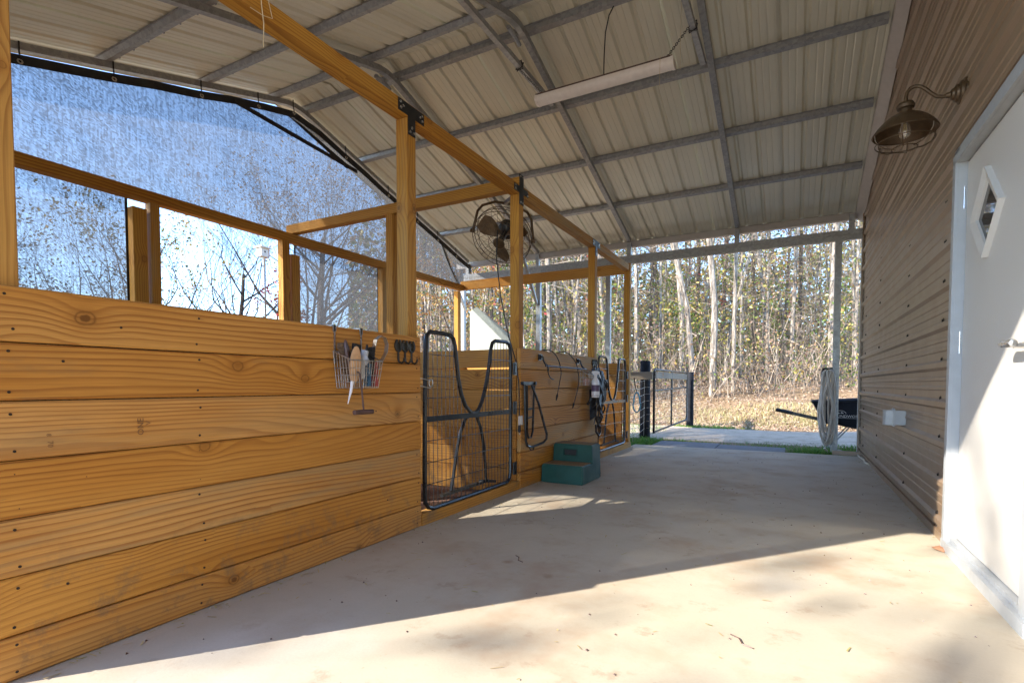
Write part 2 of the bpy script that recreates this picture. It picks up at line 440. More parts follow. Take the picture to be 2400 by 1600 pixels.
# ------------------------------------------------------------------ mesh helpers
class MB:
    """collects vertices and faces, then links them as one mesh object"""
    def __init__(s):
        s.v = []; s.f = []; s.mi = []; s.cur = 0

    def add(s, vs, fs):
        b = len(s.v)
        s.v.extend(vs)
        for f in fs:
            s.f.append([i + b for i in f]); s.mi.append(s.cur)
        return s

    def box(s, a, b):
        x0, y0, z0 = a; x1, y1, z1 = b
        return s.add([(x0, y0, z0), (x1, y0, z0), (x1, y1, z0), (x0, y1, z0), (x0, y0, z1), (x1, y0, z1), (x1, y1, z1), (x0, y1, z1)],
                     [(0, 3, 2, 1), (4, 5, 6, 7), (0, 1, 5, 4), (1, 2, 6, 5), (2, 3, 7, 6), (3, 0, 4, 7)])

    def bar(s, a, b, w, h, upv=(0, 0, 1)):
        """rectangular bar from a to b, w wide and h high"""
        a = Vector(a); b = Vector(b); d = (b - a).normalized(); u = Vector(upv)
        if abs(d.dot(u)) > .98: u = Vector((1, 0, 0))
        r = d.cross(u).normalized(); u = r.cross(d)
        r *= w / 2; u *= h / 2
        vs = [a - r - u, a + r - u, a + r + u, a - r + u, b - r - u, b + r - u, b + r + u, b - r + u]
        return s.add([tuple(v) for v in vs], [(0, 1, 2, 3), (7, 6, 5, 4), (0, 4, 5, 1), (1, 5, 6, 2), (2, 6, 7, 3), (3, 7, 4, 0)])

    def tube(s, pts, r, n=8, closed=False, cap=True):
        pts = [Vector(p) for p in pts]
        k = len(pts)
        rs = r if isinstance(r, (list, tuple)) else [r] * k
        tang = []
        for i in range(k):
            a = pts[(i - 1) % k] if closed or i > 0 else pts[i]
            b = pts[(i + 1) % k] if closed or i < k - 1 else pts[i]
            d = (b - a)
            tang.append(d.normalized() if d.length > 1e-9 else Vector((0, 0, 1)))
        u = tang[0].orthogonal().normalized()
        vs = []; fs = []
        for i in range(k):
            u = u - tang[i] * u.dot(tang[i])
            u = u.normalized() if u.length > 1e-6 else tang[i].orthogonal().normalized()
            w = tang[i].cross(u)
            for j in range(n):
                a = 2 * math.pi * j / n
                vs.append(tuple(pts[i] + (u * math.cos(a) + w * math.sin(a)) * rs[i]))
        segs = k if closed else k - 1
        for i in range(segs):
            i2 = (i + 1) % k
            for j in range(n):
                j2 = (j + 1) % n
                fs.append((i * n + j, i * n + j2, i2 * n + j2, i2 * n + j))
        if cap and not closed:
            fs.append(tuple(range(n - 1, -1, -1))); fs.append(tuple(range((k - 1) * n, k * n)))
        return s.add(vs, fs)

    def lathe(s, prof, c, axis=(0, 0, 1), n=24):
        """prof: (radius, height along axis)"""
        c = Vector(c); ax = Vector(axis).normalized(); u = ax.orthogonal().normalized(); w = ax.cross(u)
        vs = []; fs = []
        for r, h in prof:
            for j in range(n):
                a = 2 * math.pi * j / n
                vs.append(tuple(c + ax * h + (u * math.cos(a) + w * math.sin(a)) * r))
        for i in range(len(prof) - 1):
            for j in range(n):
                j2 = (j + 1) % n
                fs.append((i * n + j, i * n + j2, (i + 1) * n + j2, (i + 1) * n + j))
        return s.add(vs, fs)

    def prism(s, poly, ax, a, b):
        """polygon in the plane normal to axis ax (0,1,2), extruded a..b; poly gives the two other coordinates in order"""
        n = len(poly); vs = []
        for h in (a, b):
            for q in poly:
                c = list(q); c.insert(ax, h); vs.append(tuple(c))
        fs = [tuple(range(n - 1, -1, -1)), tuple(range(n, 2 * n))]
        for i in range(n):
            j = (i + 1) % n
            fs.append((i, j, n + j, n + i))
        return s.add(vs, fs)

    def build(s, name, mat, parent=None, smooth=False, loc=None):
        me = bpy.data.meshes.new(name)
        me.from_pydata(s.v, [], s.f)
        mats = mat if isinstance(mat, (list, tuple)) else [mat]
        for m in mats: me.materials.append(MAT[m])
        if len(mats) > 1: me.polygons.foreach_set('material_index', s.mi)
        if smooth: me.polygons.foreach_set('use_smooth', [True] * len(me.polygons))
        bm = bmesh.new(); bm.from_mesh(me); bmesh.ops.recalc_face_normals(bm, faces=bm.faces); bm.to_mesh(me); bm.free()
        if smooth:
            try: me.set_sharp_from_angle(angle=R(40))
            except Exception: pass
        o = bpy.data.objects.new(name, me)
        col.objects.link(o)
        place(o, parent)
        return o


ORIG = {}


def place(o, parent):
    """geometry is written in world coordinates; keep it there under a parent that stands at its own base"""
    if parent is None: return
    o.parent = parent
    o.location = Vector(o.location) - ORIG.get(parent.name, Vector((0, 0, 0)))


def tag(o, label=None, cat=None, group=None, kind=None):
    if label: o['label'] = label
    if cat: o['category'] = cat
    if group: o['group'] = group
    if kind: o['kind'] = kind
    return o


def thing(name, label, cat, loc=(0, 0, 0), group=None):
    o = bpy.data.objects.new(name, None)
    o.empty_display_size = .1
    col.objects.link(o)
    o.location = loc
    ORIG[o.name] = Vector(loc)
    return tag(o, label, cat, group)


def dup(root, loc, label=None, group=None):
    r = root.copy(); col.objects.link(r); r.location = loc
    if label: r['label'] = label
    if group: r['group'] = group
    for ch in list(root.children):
        c = ch.copy(); col.objects.link(c); c.parent = r
        for g in list(ch.children):
            d = g.copy(); col.objects.link(d); d.parent = c
    return r


BOXES = {}


def timber(name, p0, p1, w, h, parent=None, mat='lumber', seed=None, tone=0.0, axis=None, tilt=0.0, cham=.0035):
    """a sawn board or post: local X runs along the grain, w = local Y, h = local Z"""
    p0 = Vector(p0); p1 = Vector(p1); L = (p1 - p0).length
    key = (round(L, 4), round(w, 4), round(h, 4), mat, cham)
    me = BOXES.get(key)
    if me is None:
        bm = bmesh.new()
        bmesh.ops.create_cube(bm, size=1)
        for v in bm.verts: v.co = Vector((v.co.x * L, v.co.y * w, v.co.z * h))
        bmesh.ops.bevel(bm, geom=bm.edges[:], offset=cham, segments=1, affect='EDGES')
        me = bpy.data.meshes.new(name); bm.to_mesh(me); bm.free()
        me.materials.append(MAT[mat])
        BOXES[key] = me
    o = bpy.data.objects.new(name, me)
    col.objects.link(o)
    d = (p1 - p0).normalized()
    zz = Vector((0, 0, 1)) if abs(d.z) < .9 else Vector((1, 0, 0))
    yy = zz.cross(d).normalized(); zz = d.cross(yy)
    rot = Matrix((d, yy, zz)).transposed()
    if tilt: rot = rot @ Matrix.Rotation(tilt, 3, 'Y')
    o.rotation_euler = rot.to_euler()
    o.location = (p0 + p1) / 2
    o['seed'] = float(seed if seed is not None else random.random() * 9)
    o['tone'] = float(tone)
    place(o, parent)
    return o


def text(name, body, size, mat, loc, rot, parent=None, extrude=0.0006, sx=1.0):
    cu = bpy.data.curves.new(name, 'FONT')
    cu.body = body; cu.size = size; cu.extrude = extrude
    cu.align_x = 'CENTER'; cu.align_y = 'CENTER'
    cu.resolution_u = 2
    tmp = bpy.data.objects.new(name, cu); col.objects.link(tmp)
    bpy.context.view_layer.update()
    me = bpy.data.meshes.new_from_object(tmp.evaluated_get(bpy.context.evaluated_depsgraph_get()))
    bpy.data.objects.remove(tmp)
    me.materials.clear(); me.materials.append(MAT[mat])
    o = bpy.data.objects.new(name, me); col.objects.link(o)
    o.location = loc; o.rotation_euler = rot; o.scale = (sx, 1, 1)
    place(o, parent)
    return o


rng = random.Random(11)
random.seed(5)

# ------------------------------------------------------------------ the ground, slab, track
def sst(a, b, x):
    t_ = max(0, min(1, (x - a) / (b - a))); return t_ * t_ * (3 - 2 * t_)


def gh(x, y):
    z = -.07
    z += .85 * sst(13.4, 20.5, y + .05 * x) + 1.6 * sst(20, 46, y) + 3 * sst(45, 100, y)
    out = max(sst(9.6, 13, y), sst(7, 10, -x), sst(1.5, 5, -y), sst(6, 9, x))
    z += out * .10 * (mnoise.noise((x * .35, y * .35, 0)) + .4 * mnoise.noise((x * 1.1, y * 1.1, 3)))
    z += sst(13.5, 15, y) * .14 * mnoise.noise((x * .8, y * .8, 7))
    return z


def sheet(name, xs, ys, f, mat):
    mb = MB(); nx = len(xs)
    mb.v = [(x, y, f(x, y)) for y in ys for x in xs]
    mb.f = [(j * nx + i, j * nx + i + 1, (j + 1) * nx + i + 1, (j + 1) * nx + i) for j in range(len(ys) - 1) for i in range(nx - 1)]
    mb.mi = [0] * len(mb.f)
    return mb.build(name, mat, None, True)


def span(*seg):
    out = []
    for a, b, n in seg:
        out += [a + (b - a) * i / n for i in range(n)]
    return out + [seg[-1][1]]


tag(sheet('ground', span((-160, -40, 10), (-40, -14, 26), (-14, 9, 58), (9, 60, 14)), span((-90, -20, 8), (-20, 8, 22), (8, 24, 64), (24, 50, 30), (50, 170, 12)), gh, 'soil'), kind='structure')
tag(sheet('dirt_track', span((-14, 10, 60)), span((9.35, 13.35, 16)), lambda x, y: gh(x, y) + .012 - .03 * (sst(9.9, 9.35, y) + sst(12.95, 13.35, y + .15 * mnoise.noise((x * 1.3, 0, 2)))), 'track_dirt'), kind='structure')

mb = MB(); mb.box((-2.150, -6.4, -.16), (.86, 8.02, 0))  # slab extended behind the camera to bounce sunlight in
tag(mb.build('concrete_floor', 'concrete'), kind='structure')
tag(sheet('added_bounce_ground', span((-15, 9, 40)), span((-16, .35, 30)), lambda x, y: gh(x, y) * .35 - .045, 'bounce_gravel'), kind='structure')  # unseen pale sheet added to bounce sunlight up to the roof
mb = MB(); mb.box((-5.30, .45, -.14), (-2.155, 7.86, -.055))
tag(mb.build('stall_floor', 'stall_dirt'), kind='structure')

# ------------------------------------------------------------------ steel roof building (carport)
SL = .2917
RY, RZ = 4.55, 4.349                     # ridge line: underside of the rafters
EYF, EYN = 8.50, .42                     # eaves
XW = .70                                 # rafter beside the barn wall
XG = -5.50                               # gable rafter


def zlow(y): return RZ - SL * abs(y - RY)


carport = thing('steel_carport', 'open steel roof building with beige ribbed roof sheets on galvanised tube frame', 'carport', (-2.4, 4.5, 0))
ca = math.atan(SL)


def roof_profile(x0, x1):
    """cross-section of one ribbed sheet: (x, rise)"""
    pts = []; pitch = (x1 - x0) / 4
    for k in range(4):
        b = x0 + k * pitch
        for u, h in ((0, 0), (.020, .024), (.040, .024), (.058, 0), (.108, 0), (.112, .003), (.122, .003), (.126, 0), (.170, 0), (.174, .003), (.184, .003), (.188, 0)):
            pts.append((b + u * pitch / .235, h))
    pts.append((x1 + .02, 0))
    return pts


def roof_sheet(side, x0, x1, dz):
    pr = roof_profile(x0, x1); n = len(pr)
    ys = (RY, EYF + .16) if side > 0 else (RY, EYN - .16)
    mb = MB()
    vs = []
    for y in (ys[0], (ys[0] + ys[1]) / 2, ys[1]):
        z = zlow(y) + .108 + dz
        for x, h in pr: vs.append((x, y, z + h * 1.04))
    fs = []
    for r_ in range(2):
        for i in range(n - 1):
            fs.append((r_ * n + i, r_ * n + i + 1, (r_ + 1) * n + i + 1, (r_ + 1) * n + i))
    mb.add(vs, fs)
    return mb.build('roof_sheet', 'roof_steel', carport)


x = -5.86
k = 0
while x < .70:
    x1 = min(x + .94, .73)
    for side in (1, -1): roof_sheet(side, x, x1, .003 * (k % 2))
    x = x1; k += 1
mb = MB()
mb.add([(-5.87, RY - .22, zlow(RY - .22) + .135), (.74, RY - .22, zlow(RY - .22) + .135), (.74, RY, RZ + .15), (-5.87, RY, RZ + .15), (.74, RY + .22, zlow(RY + .22) + .135), (-5.87, RY + .22, zlow(RY + .22) + .135)], [(0, 1, 2, 3), (3, 2, 4, 5)])
mb.build('ridge_cap', 'roof_steel', carport)

PUR = [(4.73, 1), (5.68, 1), (6.63, 1), (7.60, 1), (4.30, -1), (3.46, -1), (2.53, -1), (1.58, -1), (.75, -1)]


def hat(y, side):
    """hat-channel purlin lying on the rafters"""
    z = zlow(y) + .060
    prof = [(-.062, .0445), (-.040, .0445), (-.026, .001), (.026, .001), (.040, .0445), (.062, .0445), (.062, .0425), (.041, .0425), (.027, -.001), (-.027, -.001), (-.041, .0425), (-.062, .0425)]
    poly = []
    for a, b in prof:
        yy = y + a * math.cos(ca) + side * b * math.sin(ca)
        poly.append((yy, z - side * a * math.sin(ca) + b * math.cos(ca)))
    mb = MB(); mb.prism(poly, 0, -5.60, .665)
    return mb.build('purlin', 'galvanised', carport)


for y, sd in PUR: hat(y, sd)

RAF = [-5.50, -4.03, -2.39, -.78]
for xr in RAF:
    mb = MB(); w = .058
    ys = [EYN + .03, RY - .32, RY - .12, RY, RY + .12, RY + .32, EYF - .06]
    top = []
    for y in ys:
        zz = zlow(y) + .028
        if abs(y - RY) < .2: zz = zlow(RY + .17) + .028 + .022 * (1 - abs(y - RY) / .2)
        top.append((xr, y, zz))
    for i in range(len(ys) - 1): mb.bar(top[i], top[i + 1], w, w)
    mb.build('rafter', 'galvanised', carport)
    if xr > -5 and xr < .5:
        mb = MB()
        zb = 4.066
        mb.bar((xr - .064, RY - .98, zb), (xr - .064, RY + .96, zb), .05, .05)
        mb.build('peak_brace', 'galvanised', carport)
        mb = MB(); mb.tube([(xr - .03, RY - .13, 4.262), (xr - .03, RY - .05, 4.255), (xr - .03, RY + .03, 4.248), (xr - .03, RY + .10, 4.22)], .022, 8)
        mb.build('weld_crease', 'galvanised', carport, True)
# trim along the barn wall
mb = MB()
for ya, yb in ((EYN - .14, RY), (RY, EYF + .05)):
    sec = [(.688, .0), (.778, -.085), (.778, .12), (.688, .12)]
    mb.add([(x_, y_, zlow(y_) + dz) for y_ in (ya, yb) for x_, dz in sec], [(0, 1, 2, 3), (7, 6, 5, 4), (0, 4, 5, 1), (1, 5, 6, 2), (2, 6, 7, 3), (3, 7, 4, 0)])
mb.build('rake_trim', 'trim_paint', carport)
mb = MB(); mb.box((-5.48, .52, 2.655), (-2.16, .535, 3.22)); mb.build('sun_block_sheet', 'roof_steel', carport)  # unseen opaque sheet added under the near eave to stop sun strips
# eaves
for y, sg in ((EYF, 1), (EYN + .02, -1)):
    mb = MB()
    zz = zlow(y)
    mb.box((-5.60, y - .03, zz - .055), (.70, y + .03, zz + .02))
    mb.build('eave_rail', 'trim_paint', carport)
    mb = MB(); mb.box((-5.86, y + sg * .10, zz - .03), (.73, y + sg * .135, zz + .075)); mb.build('eave_trim', 'trim_paint', carport)
# header of two tubes under the far eave
HY = 8.45
for z0 in (2.867, 2.936):
    mb = MB(); mb.box((-5.58, HY - .03, z0), (.785, HY + .03, z0 + .066)); mb.build('header_tube', 'galvanised', carport)
for xr in RAF + [.64]:
    mb = MB(); mb.box((xr - .032, HY - .031, 3.002), (xr + .032, HY + .029, 3.20)); mb.build('header_stub', 'galvanised', carport)
for xr in (-5.61, -4.01, -2.735, .497):
    mb = MB(); mb.box((xr - .04, HY - .035, -.07), (xr + .04, HY + .035, 2.867))
    mb.build('carport_leg', 'galvanised', carport)
for xr in (-5.61, -4.01):
    mb = MB(); mb.box((xr - .04, EYN, -.07), (xr + .04, EYN + .07, 3.12)); mb.build('carport_leg', 'galvanised', carport)
for xr in (-5.5, -4.0):
    for a, b in (((xr, 7.52, 3.44), (xr - .02, 8.40, 2.33)), ((xr, 1.40, 3.40), (xr - .02, .49, 2.33))):
        mb = MB(); mb.bar(a, b, .045, .045); mb.build('knee_brace', 'galvanised', carport)
mb = MB(); mb.box((.46, 8.05, 0.0), (.79, 8.13, .05)); mb.build('base_rail', 'brown_steel', carport)
mb = MB(); mb.box((.755, 8.40, .02), (.772, 8.44, 2.86)); mb.build('white_corner_strip', 'white_trim', carport)
mb = MB()
for y, sd in PUR:
    xx = -5.4
    while xx < .6:
        z = zlow(y) + .1
        mb.lathe([(.009, -.008), (.009, 0), (.001, .001)], (xx, y + .05, z - .012), (0, 0, -1), 6)
        xx += .235
tag(mb.build('screws', 'galvanised', carport), kind='stuff')

# ------------------------------------------------------------------ shade cloth on the gable and between the back posts
def cloth(name, x, quads, label, parent=None):
    mb = MB()
    for q in quads: mb.add([(x, *p_) for p_ in q], [tuple(range(len(q)))])
    o = mb.build(name, 'shade_cloth', parent)
    if label: tag(o, label, 'shade screen')
    return o


gscreen = thing('shade_screen', 'large see-through shade cloth laced under the gable of the roof', 'shade screen', (-5.46, 4.5, 2.7))
mb = MB()
ygs = [.5 + i * .40 for i in range(21)]
xc = -5.465
rows = []
for y in ygs:
    zt = zlow(y) - .075 + .006 * math.sin(y * 9)
    if abs(y - RY) < .2: zt -= .03
    rows.append((y, zt))
for i in range(len(rows) - 1):
    y0, t0 = rows[i]; y1, t1 = rows[i + 1]
    n = 4
    vs = []
    for (yy, tt) in ((y0, t0), (y1, t1)):
        for j in range(n + 1):
            z = 2.69 + (tt - 2.69) * j / n
            vs.append((xc + .02 * math.sin(yy * 3.1) * math.sin(j / n * 3.14), yy, z))
    mb.add(vs, [(j, j + 1, n + 1 + j + 1, n + 1 + j) for j in range(n)])
mb.build('cloth', 'shade_cloth', gscreen, True)
mb = MB()
for i in range(len(rows) - 1):
    a = (xc + .006, rows[i][0], rows[i][1] - .012); b = (xc + .006, rows[i + 1][0], rows[i + 1][1] - .012)
    mb.bar(a, b, .008, .075)
mb.build('hem', 'black_rubber', gscreen)
mb = MB(); mb.bar((xc + .012, 3.72, zlow(3.72) - .09), (xc + .012, 5.55, zlow(5.55) - .16), .008, .050); mb.build('seam_strap', 'black_rubber', gscreen)
mb = MB(); mb.add([(xc + .010, 4.40, 4.17), (xc + .010, 4.62, 4.14), (xc + .010, 5.50, 3.90), (xc + .010, 5.34, 3.87)], [(0, 1, 2, 3)]); mb.build('folded_flap', 'black_rubber', gscreen)
for y in (1.2, 1.9, 2.56, 3.36, 4.02, 4.5, 5.35, 6.2, 6.9, 7.45, 8.0):
    z = zlow(y)
    mb = MB(); mb.tube([(XG + .034, y, z + .06), (XG + .036, y, z - .02), (XG + .05, y, z - .085)], .006, 6); tie = mb.build('tie', 'black_rubber', gscreen)
    mb = MB()
    mb.tube([(XG + .046, y + .016 * math.cos(a * .7854), z - .10 + .016 * math.sin(a * .7854)) for a in range(8)], .006, 6, True)
    mb.build('grommet', 'silver_band', gscreen)

# ------------------------------------------------------------------ timber frame of the stalls
frame = thing('stall_timberwork', 'golden timber frame of square posts and beams over the horse stalls', 'stall frame', (-2.2, 4.2, 0))
PX0, PX1 = -2.240, -2.152
FP = [.685, 2.660, 4.168, 6.160, 7.690]                    # front posts
for i, y in enumerate(FP):
    zt = (2.583, 2.583, 2.632, 2.583, 2.583)[i]
    timber('post', (-2.196, y, -.08), (-2.196, y, zt), .088, .088, frame, 'lumber_post', seed=1.7 * i + .4, tone=(.75 if i == 0 else .0))
timber('beam', (-2.196, .632, 2.628), (-2.196, 4.118, 2.628), .088, .088, frame, 'lumber_post', seed=3.3, tone=0)
timber('beam', (-2.196, 4.222, 2.628), (-2.196, 7.60, 2.628), .088, .088, frame, 'lumber_post', seed=8.1, tone=.15)
timber('cross_beam', (-5.16, 4.168, 2.685), (-2.150, 4.168, 2.685), .088, .100, frame, 'lumber_post', seed=5.2)
timber('cross_beam', (-5.12, .685, 2.685), (-2.245, .685, 2.685), .088, .1, frame, 'lumber_post', seed=2.2)
timber('end_beam', (-5.14, 7.68, 2.628), (-2.150, 7.68, 2.628), .05, .150, frame, 'lumber', seed=6.4, tone=.05)
timber('back_beam', (-5.095, .5, 2.580), (-5.095, 7.64, 2.580), .088, .098, frame, 'lumber_post', seed=7.7)
for i, (y0, y1, xx, zt) in enumerate([(.65, .73, -5.095, 2.53), (2.485, 2.600, -5.10, 2.46), (2.625, 2.705, -5.095, 2.53), (3.99, 4.085, -5.095, 2.53), (4.115, 4.225, -5.10, 2.40), (5.60, 5.69, -5.095, 2.53), (5.80, 5.89, -5.10, 2.43), (7.585, 7.675, -5.185, 2.53)]):
    timber('post', (xx, (y0 + y1) / 2, -.08), (xx, (y0 + y1) / 2, zt), y1 - y0, .088, frame, 'lumber_post', seed=2.9 * i + .9)
timber('post', (-3.63, 4.168, -.08), (-3.63, 4.168, 2.634), .088, .088, frame, 'lumber_post', seed=4.4)
# black connector plates with bolts
def plate(y, kind):
    mb = MB(); a, b = -2.1515, -2.1475
    if kind == 'tee':
        poly = [(y - .125, 2.592), (y - .035, 2.592), (y - .035, 2.480), (y + .035, 2.480), (y + .035, 2.592), (y + .125, 2.592), (y + .125, 2.664), (y - .125, 2.664)]
        bolts = [(-.105, 2.645), (-.105, 2.612), (-.082, 2.628), (.105, 2.645), (.105, 2.612), (.082, 2.628), (-.018, 2.500), (.018, 2.500), (0, 2.528)]
    else:
        poly = [(y - .135, 2.600), (y - .04, 2.600), (y - .04, 2.500), (y + .04, 2.500), (y + .04, 2.600), (y + .135, 2.600), (y + .135, 2.655), (y + .04, 2.655), (y + .04, 2.760), (y - .04, 2.760), (y - .04, 2.655), (y - .135, 2.655)]
        bolts = [(-.115, 2.640), (-.115, 2.612), (.115, 2.640), (.115, 2.612), (-.02, 2.52), (.02, 2.52), (-.02, 2.742), (.02, 2.742)]
    mb.prism(poly, 0, a, b)
    pl = mb.build('connector_plate', 'black_steel', frame)
    for dy, z in bolts:
        mb = MB(); mb.lathe([(.0085, 0), (.0085, .004), (.001, .006)], (b, y + dy, z), (1, 0, 0), 8)
        bo = mb.build('bolt', 'satin_nickel')
        bo.parent = pl; bo.location = (0, 0, 0)
plate(2.66, 'tee'); plate(4.168, 'cross'); plate(6.16, 'tee')

# plank walls ------------------------------------------------------
ZS = [1.222, 1.049, .868, .684, .504, .323, .140, 0.0]


def plank_wall(name, label, axis, c, a0, a1, zs, thick, seeds, tones, gap=None, mat='lumber', skip=()):
    """planks along 'y' (wall plane x=c, thickness outwards to +x) or along 'x' (plane y=c, thickness to -y)"""
    w = thing(name, label, 'plank wall', (c, (a0 + a1) / 2, 0) if axis == 'y' else ((a0 + a1) / 2, c, 0))
    for i in range(len(zs) - 1):
        g = .0030 + rng.random() * .0030
        zt, zb = zs[i] - g * .5, zs[i + 1] + g * .5
        if gap == i: zb += .012
        if i == 0: zt = zs[0]
        zc = (zt + zb) / 2; off = rng.uniform(-.0015, .0015)
        e0, e1 = a0 + rng.uniform(-.004, .003), a1 + rng.uniform(-.003, .003)
        if axis == 'y': timber('plank', (c + off, e0, zc), (c + off, e1, zc), thick, zt - zb, w, mat, seeds[i], tones[i], tilt=rng.uniform(-.0004, .0004), cham=.0055)
        else: timber('plank', (e0, c + off, zc), (e1, c + off, zc), thick, zt - zb, w, mat, seeds[i], tones[i])
    return w


def light_block_strips(w, x, a0, a1, zs):  # strips added behind the plank gaps to block light, keeping seams dark
    for z in zs[1:-1]:
        mb = MB(); mb.box((x - .0030, a0, z - .014), (x - .0008, a1, z + .014)); mb.build('light_block_strip', 'lumber_grey', w)


def screws(parent, pts, ax, r=.0045):
    mb = MB()
    for p_ in pts: mb.lathe([(r, -.001), (r, .0012), (.0005, .0016)], p_, ax, 7)
    return tag(mb.build('screw_heads', 'screw_dark', parent), kind='stuff')


w1 = plank_wall('stall_front_wall', 'long golden plank wall at the front, holding the brush basket and a row of three hooks', 'y', -2.133, .632, 2.692, ZS, .038,
                [1.2, 4.6, 2.9, 7.4, 5.1, 8.8, 3.7], [.45, .30, .95, .15, .85, .10, .55])
pts = []
for i in range(7):
    zt, zb = ZS[i], ZS[i + 1]
    for y in (.685, 1.265, 2.655):
        for z in (zt - .035, zb + .035): pts.append((-2.114, y + rng.uniform(-.012, .012), z + rng.uniform(-.008, .008)))
    for y in (.90, 2.3):
        if rng.random() < .8: pts.append((-2.114, y + rng.uniform(-.1, .1), zt - .05 - rng.random() * .06))
screws(w1, pts, (1, 0, 0), .0045)
light_block_strips(w1, -2.152, .64, 2.69, ZS)
# grade stamps printed on the third plank
pl3 = [c for c in w1.children if c.name.startswith('plank')][2]
for body, sz, y, z, rz in (('ONE', .030, 1.046, .765, -90), ('V', .026, 1.072, .777, -90), ('70', .022, .778, .727, 90), ('8', .018, .775, .757, 90)):
    text('grade_stamp', body, sz, 'stamp_ink', (-2.1112, y, z), Euler((R(90), R(rz), R(90)), 'XYZ'), w1, .0002)

ZS2 = [1.240, 1.057, .880, .701, .514, .318, .142, -.005]
w2 = plank_wall('stall_front_wall', 'plank wall between the two wire stall gates, with the folded saddle rack on it', 'y', -2.133, 4.083, 6.150, ZS2, .038,
                [6.2, 2.1, 8.2, 1.9, 5.9, 7.1, 3.2], [.45, .15, .55, .30, .40, .0, .0])
pts = []
for i in range(7):
    for y in (4.14, 6.12):
        for z in (ZS2[i] - .035, ZS2[i + 1] + .035): pts.append((-2.114, y, z))
screws(w2, pts, (1, 0, 0), .0040)
light_block_strips(w2, -2.152, 4.09, 6.145, ZS2)
ZS3 = [1.235, 1.06, .873, .70, .52, .35, .17, -.055]
w3 = plank_wall('stall_divider_wall', 'plank wall between the two stalls, seen through the nearer wire gate', 'x', 4.105, -5.05, -2.160, ZS3, .038,
                [2.2, 6.6, 1.1, 9.3, 3.9, 5.5, 7.9], [.3] * 7, gap=0)
screws(w3, [(x_, 4.085, z_) for x_ in (-3.0, -3.63, -4.5) for i in range(7) for z_ in (ZS3[i] - .04, ZS3[i + 1] + .04)], (0, -1, 0))
w4 = plank_wall('stall_end_wall', 'plank wall closing the far stall beside the outdoor fence', 'x', 7.625, -5.05, -2.245, ZS3, .038,
                [4.2, 1.6, 7.1, 2.3, 8.9, 6.5, .9], [.15] * 7)
w5 = plank_wall('stall_back_wall', 'plank wall along the open back side of both stalls, mostly hidden by the front wall', 'y', -5.03, .66, 7.60, ZS3, .038,
                [3.2, 2.6, 8.1, 1.3, 4.9, 7.5, 6.9], [.3] * 7)
w6 = plank_wall('stall_near_wall', 'plank wall on the near end of the first stall, behind the leftmost post', 'x', .625, -5.05, -2.160, ZS3, .038,
                [1.2, 3.6, 5.1, 2.3, 6.9, 4.5, 8.9], [.3] * 7)
# sills under the gates
for y0, y1, lab, sd in ((2.700, 4.075, 'timber sill on the concrete under the nearer wire gate', 2.6), (6.16, 7.640, 'weathered timber sill under the farther wire gate', 6.1)):
    o = timber('gate_sill', (-2.158, y0, .035), (-2.158, y1, .035), .086, .078, None, 'lumber_post', sd, .1)
    tag(o, lab, 'sill')

# screens between posts at the back, plus unseen added cloth at the near side
def bay_screen(y0, y1, z0, z1, label):
    s = thing('shade_screen', label, 'shade screen', (-5.145, (y0 + y1) / 2, z0))
    mb = MB(); n = 6
    vs = []
    for i in range(n + 1):
        y = y0 + (y1 - y0) * i / n
        for j in range(n + 1):
            vs.append((-5.148 - .012 * math.sin(3.14 * i / n) * math.sin(3.14 * j / n), y, z0 + (z1 - z0) * j / n))
    mb.add(vs, [(i * (n + 1) + j, i * (n + 1) + j + 1, (i + 1) * (n + 1) + j + 1, (i + 1) * (n + 1) + j) for i in range(n) for j in range(n)])
    mb.build('cloth', 'shade_cloth', s)
    mb = MB(); mb.box((-5.152, y1 - .02, z0), (-5.146, y1, z1)); mb.box((-5.152, y0, z0), (-5.146, y0 + .02, z1))
    mb.build('hem', 'black_rubber', s)
    return s
bay_screen(.73, 2.49, 1.1, 2.54, 'shade cloth screen in the back opening beside the leftmost post')
bay_screen(4.22, 5.62, 1.1, 2.54, 'shade cloth screen in the back opening just left of the tall front post')
s_ = thing('shade_screen', 'unseen shade cloth added on the near end of the first stall to filter the sun, above its plank wall', 'shade screen', (-3.0, .60, 1.2))
mb = MB()  # gap and doubled layer shape the sun reaching the floor
for xa, xb, za, zb_ in ((-5.05, -4.55, 1.15, 2.66), (-3.75, -2.25, 1.15, 2.66)): mb.add([(xa, .60, za), (xb, .60, za), (xb, .60, zb_), (xa, .60, zb_)], [(0, 1, 2, 3)])
for za, zb_ in ((1.15, 2.66),): mb.add([(-3.75, .57, za), (-2.25, .57, za), (-2.25, .57, zb_), (-3.75, .57, zb_)], [(0, 1, 2, 3)])
mb.build('cloth', 'shade_cloth', s_)

# ------------------------------------------------------------------ brown metal barn with its door
barn = thing('metal_barn', 'barn wall of glossy brown horizontal ribbed steel with a white door', 'barn', (.8, 3, 0))
RIB0, RIBP = .10, .2345


def wall_profile(z0, z1):
    """(z, proud) going up; major ribs at RIB0 + k*RIBP with two small ones between"""
    pts = [(z0, 0)]
    k0 = math.floor((z0 - RIB0) / RIBP) - 1
    for k in range(k0, k0 + 40):
        zr = RIB0 + k * RIBP
        for dz, h in ((-.032, 0), (-.015, .022), (.015, .022), (.032, 0), (.080, 0), (.086, .006), (.102, .006), (.108, 0), (.137, 0), (.143, .006), (.159, .006), (.165, 0)):
            z = zr + dz
            if z0 + .002 < z < z1 - .002: pts.append((z, h))
    pts.append((z1, 0))
    return pts


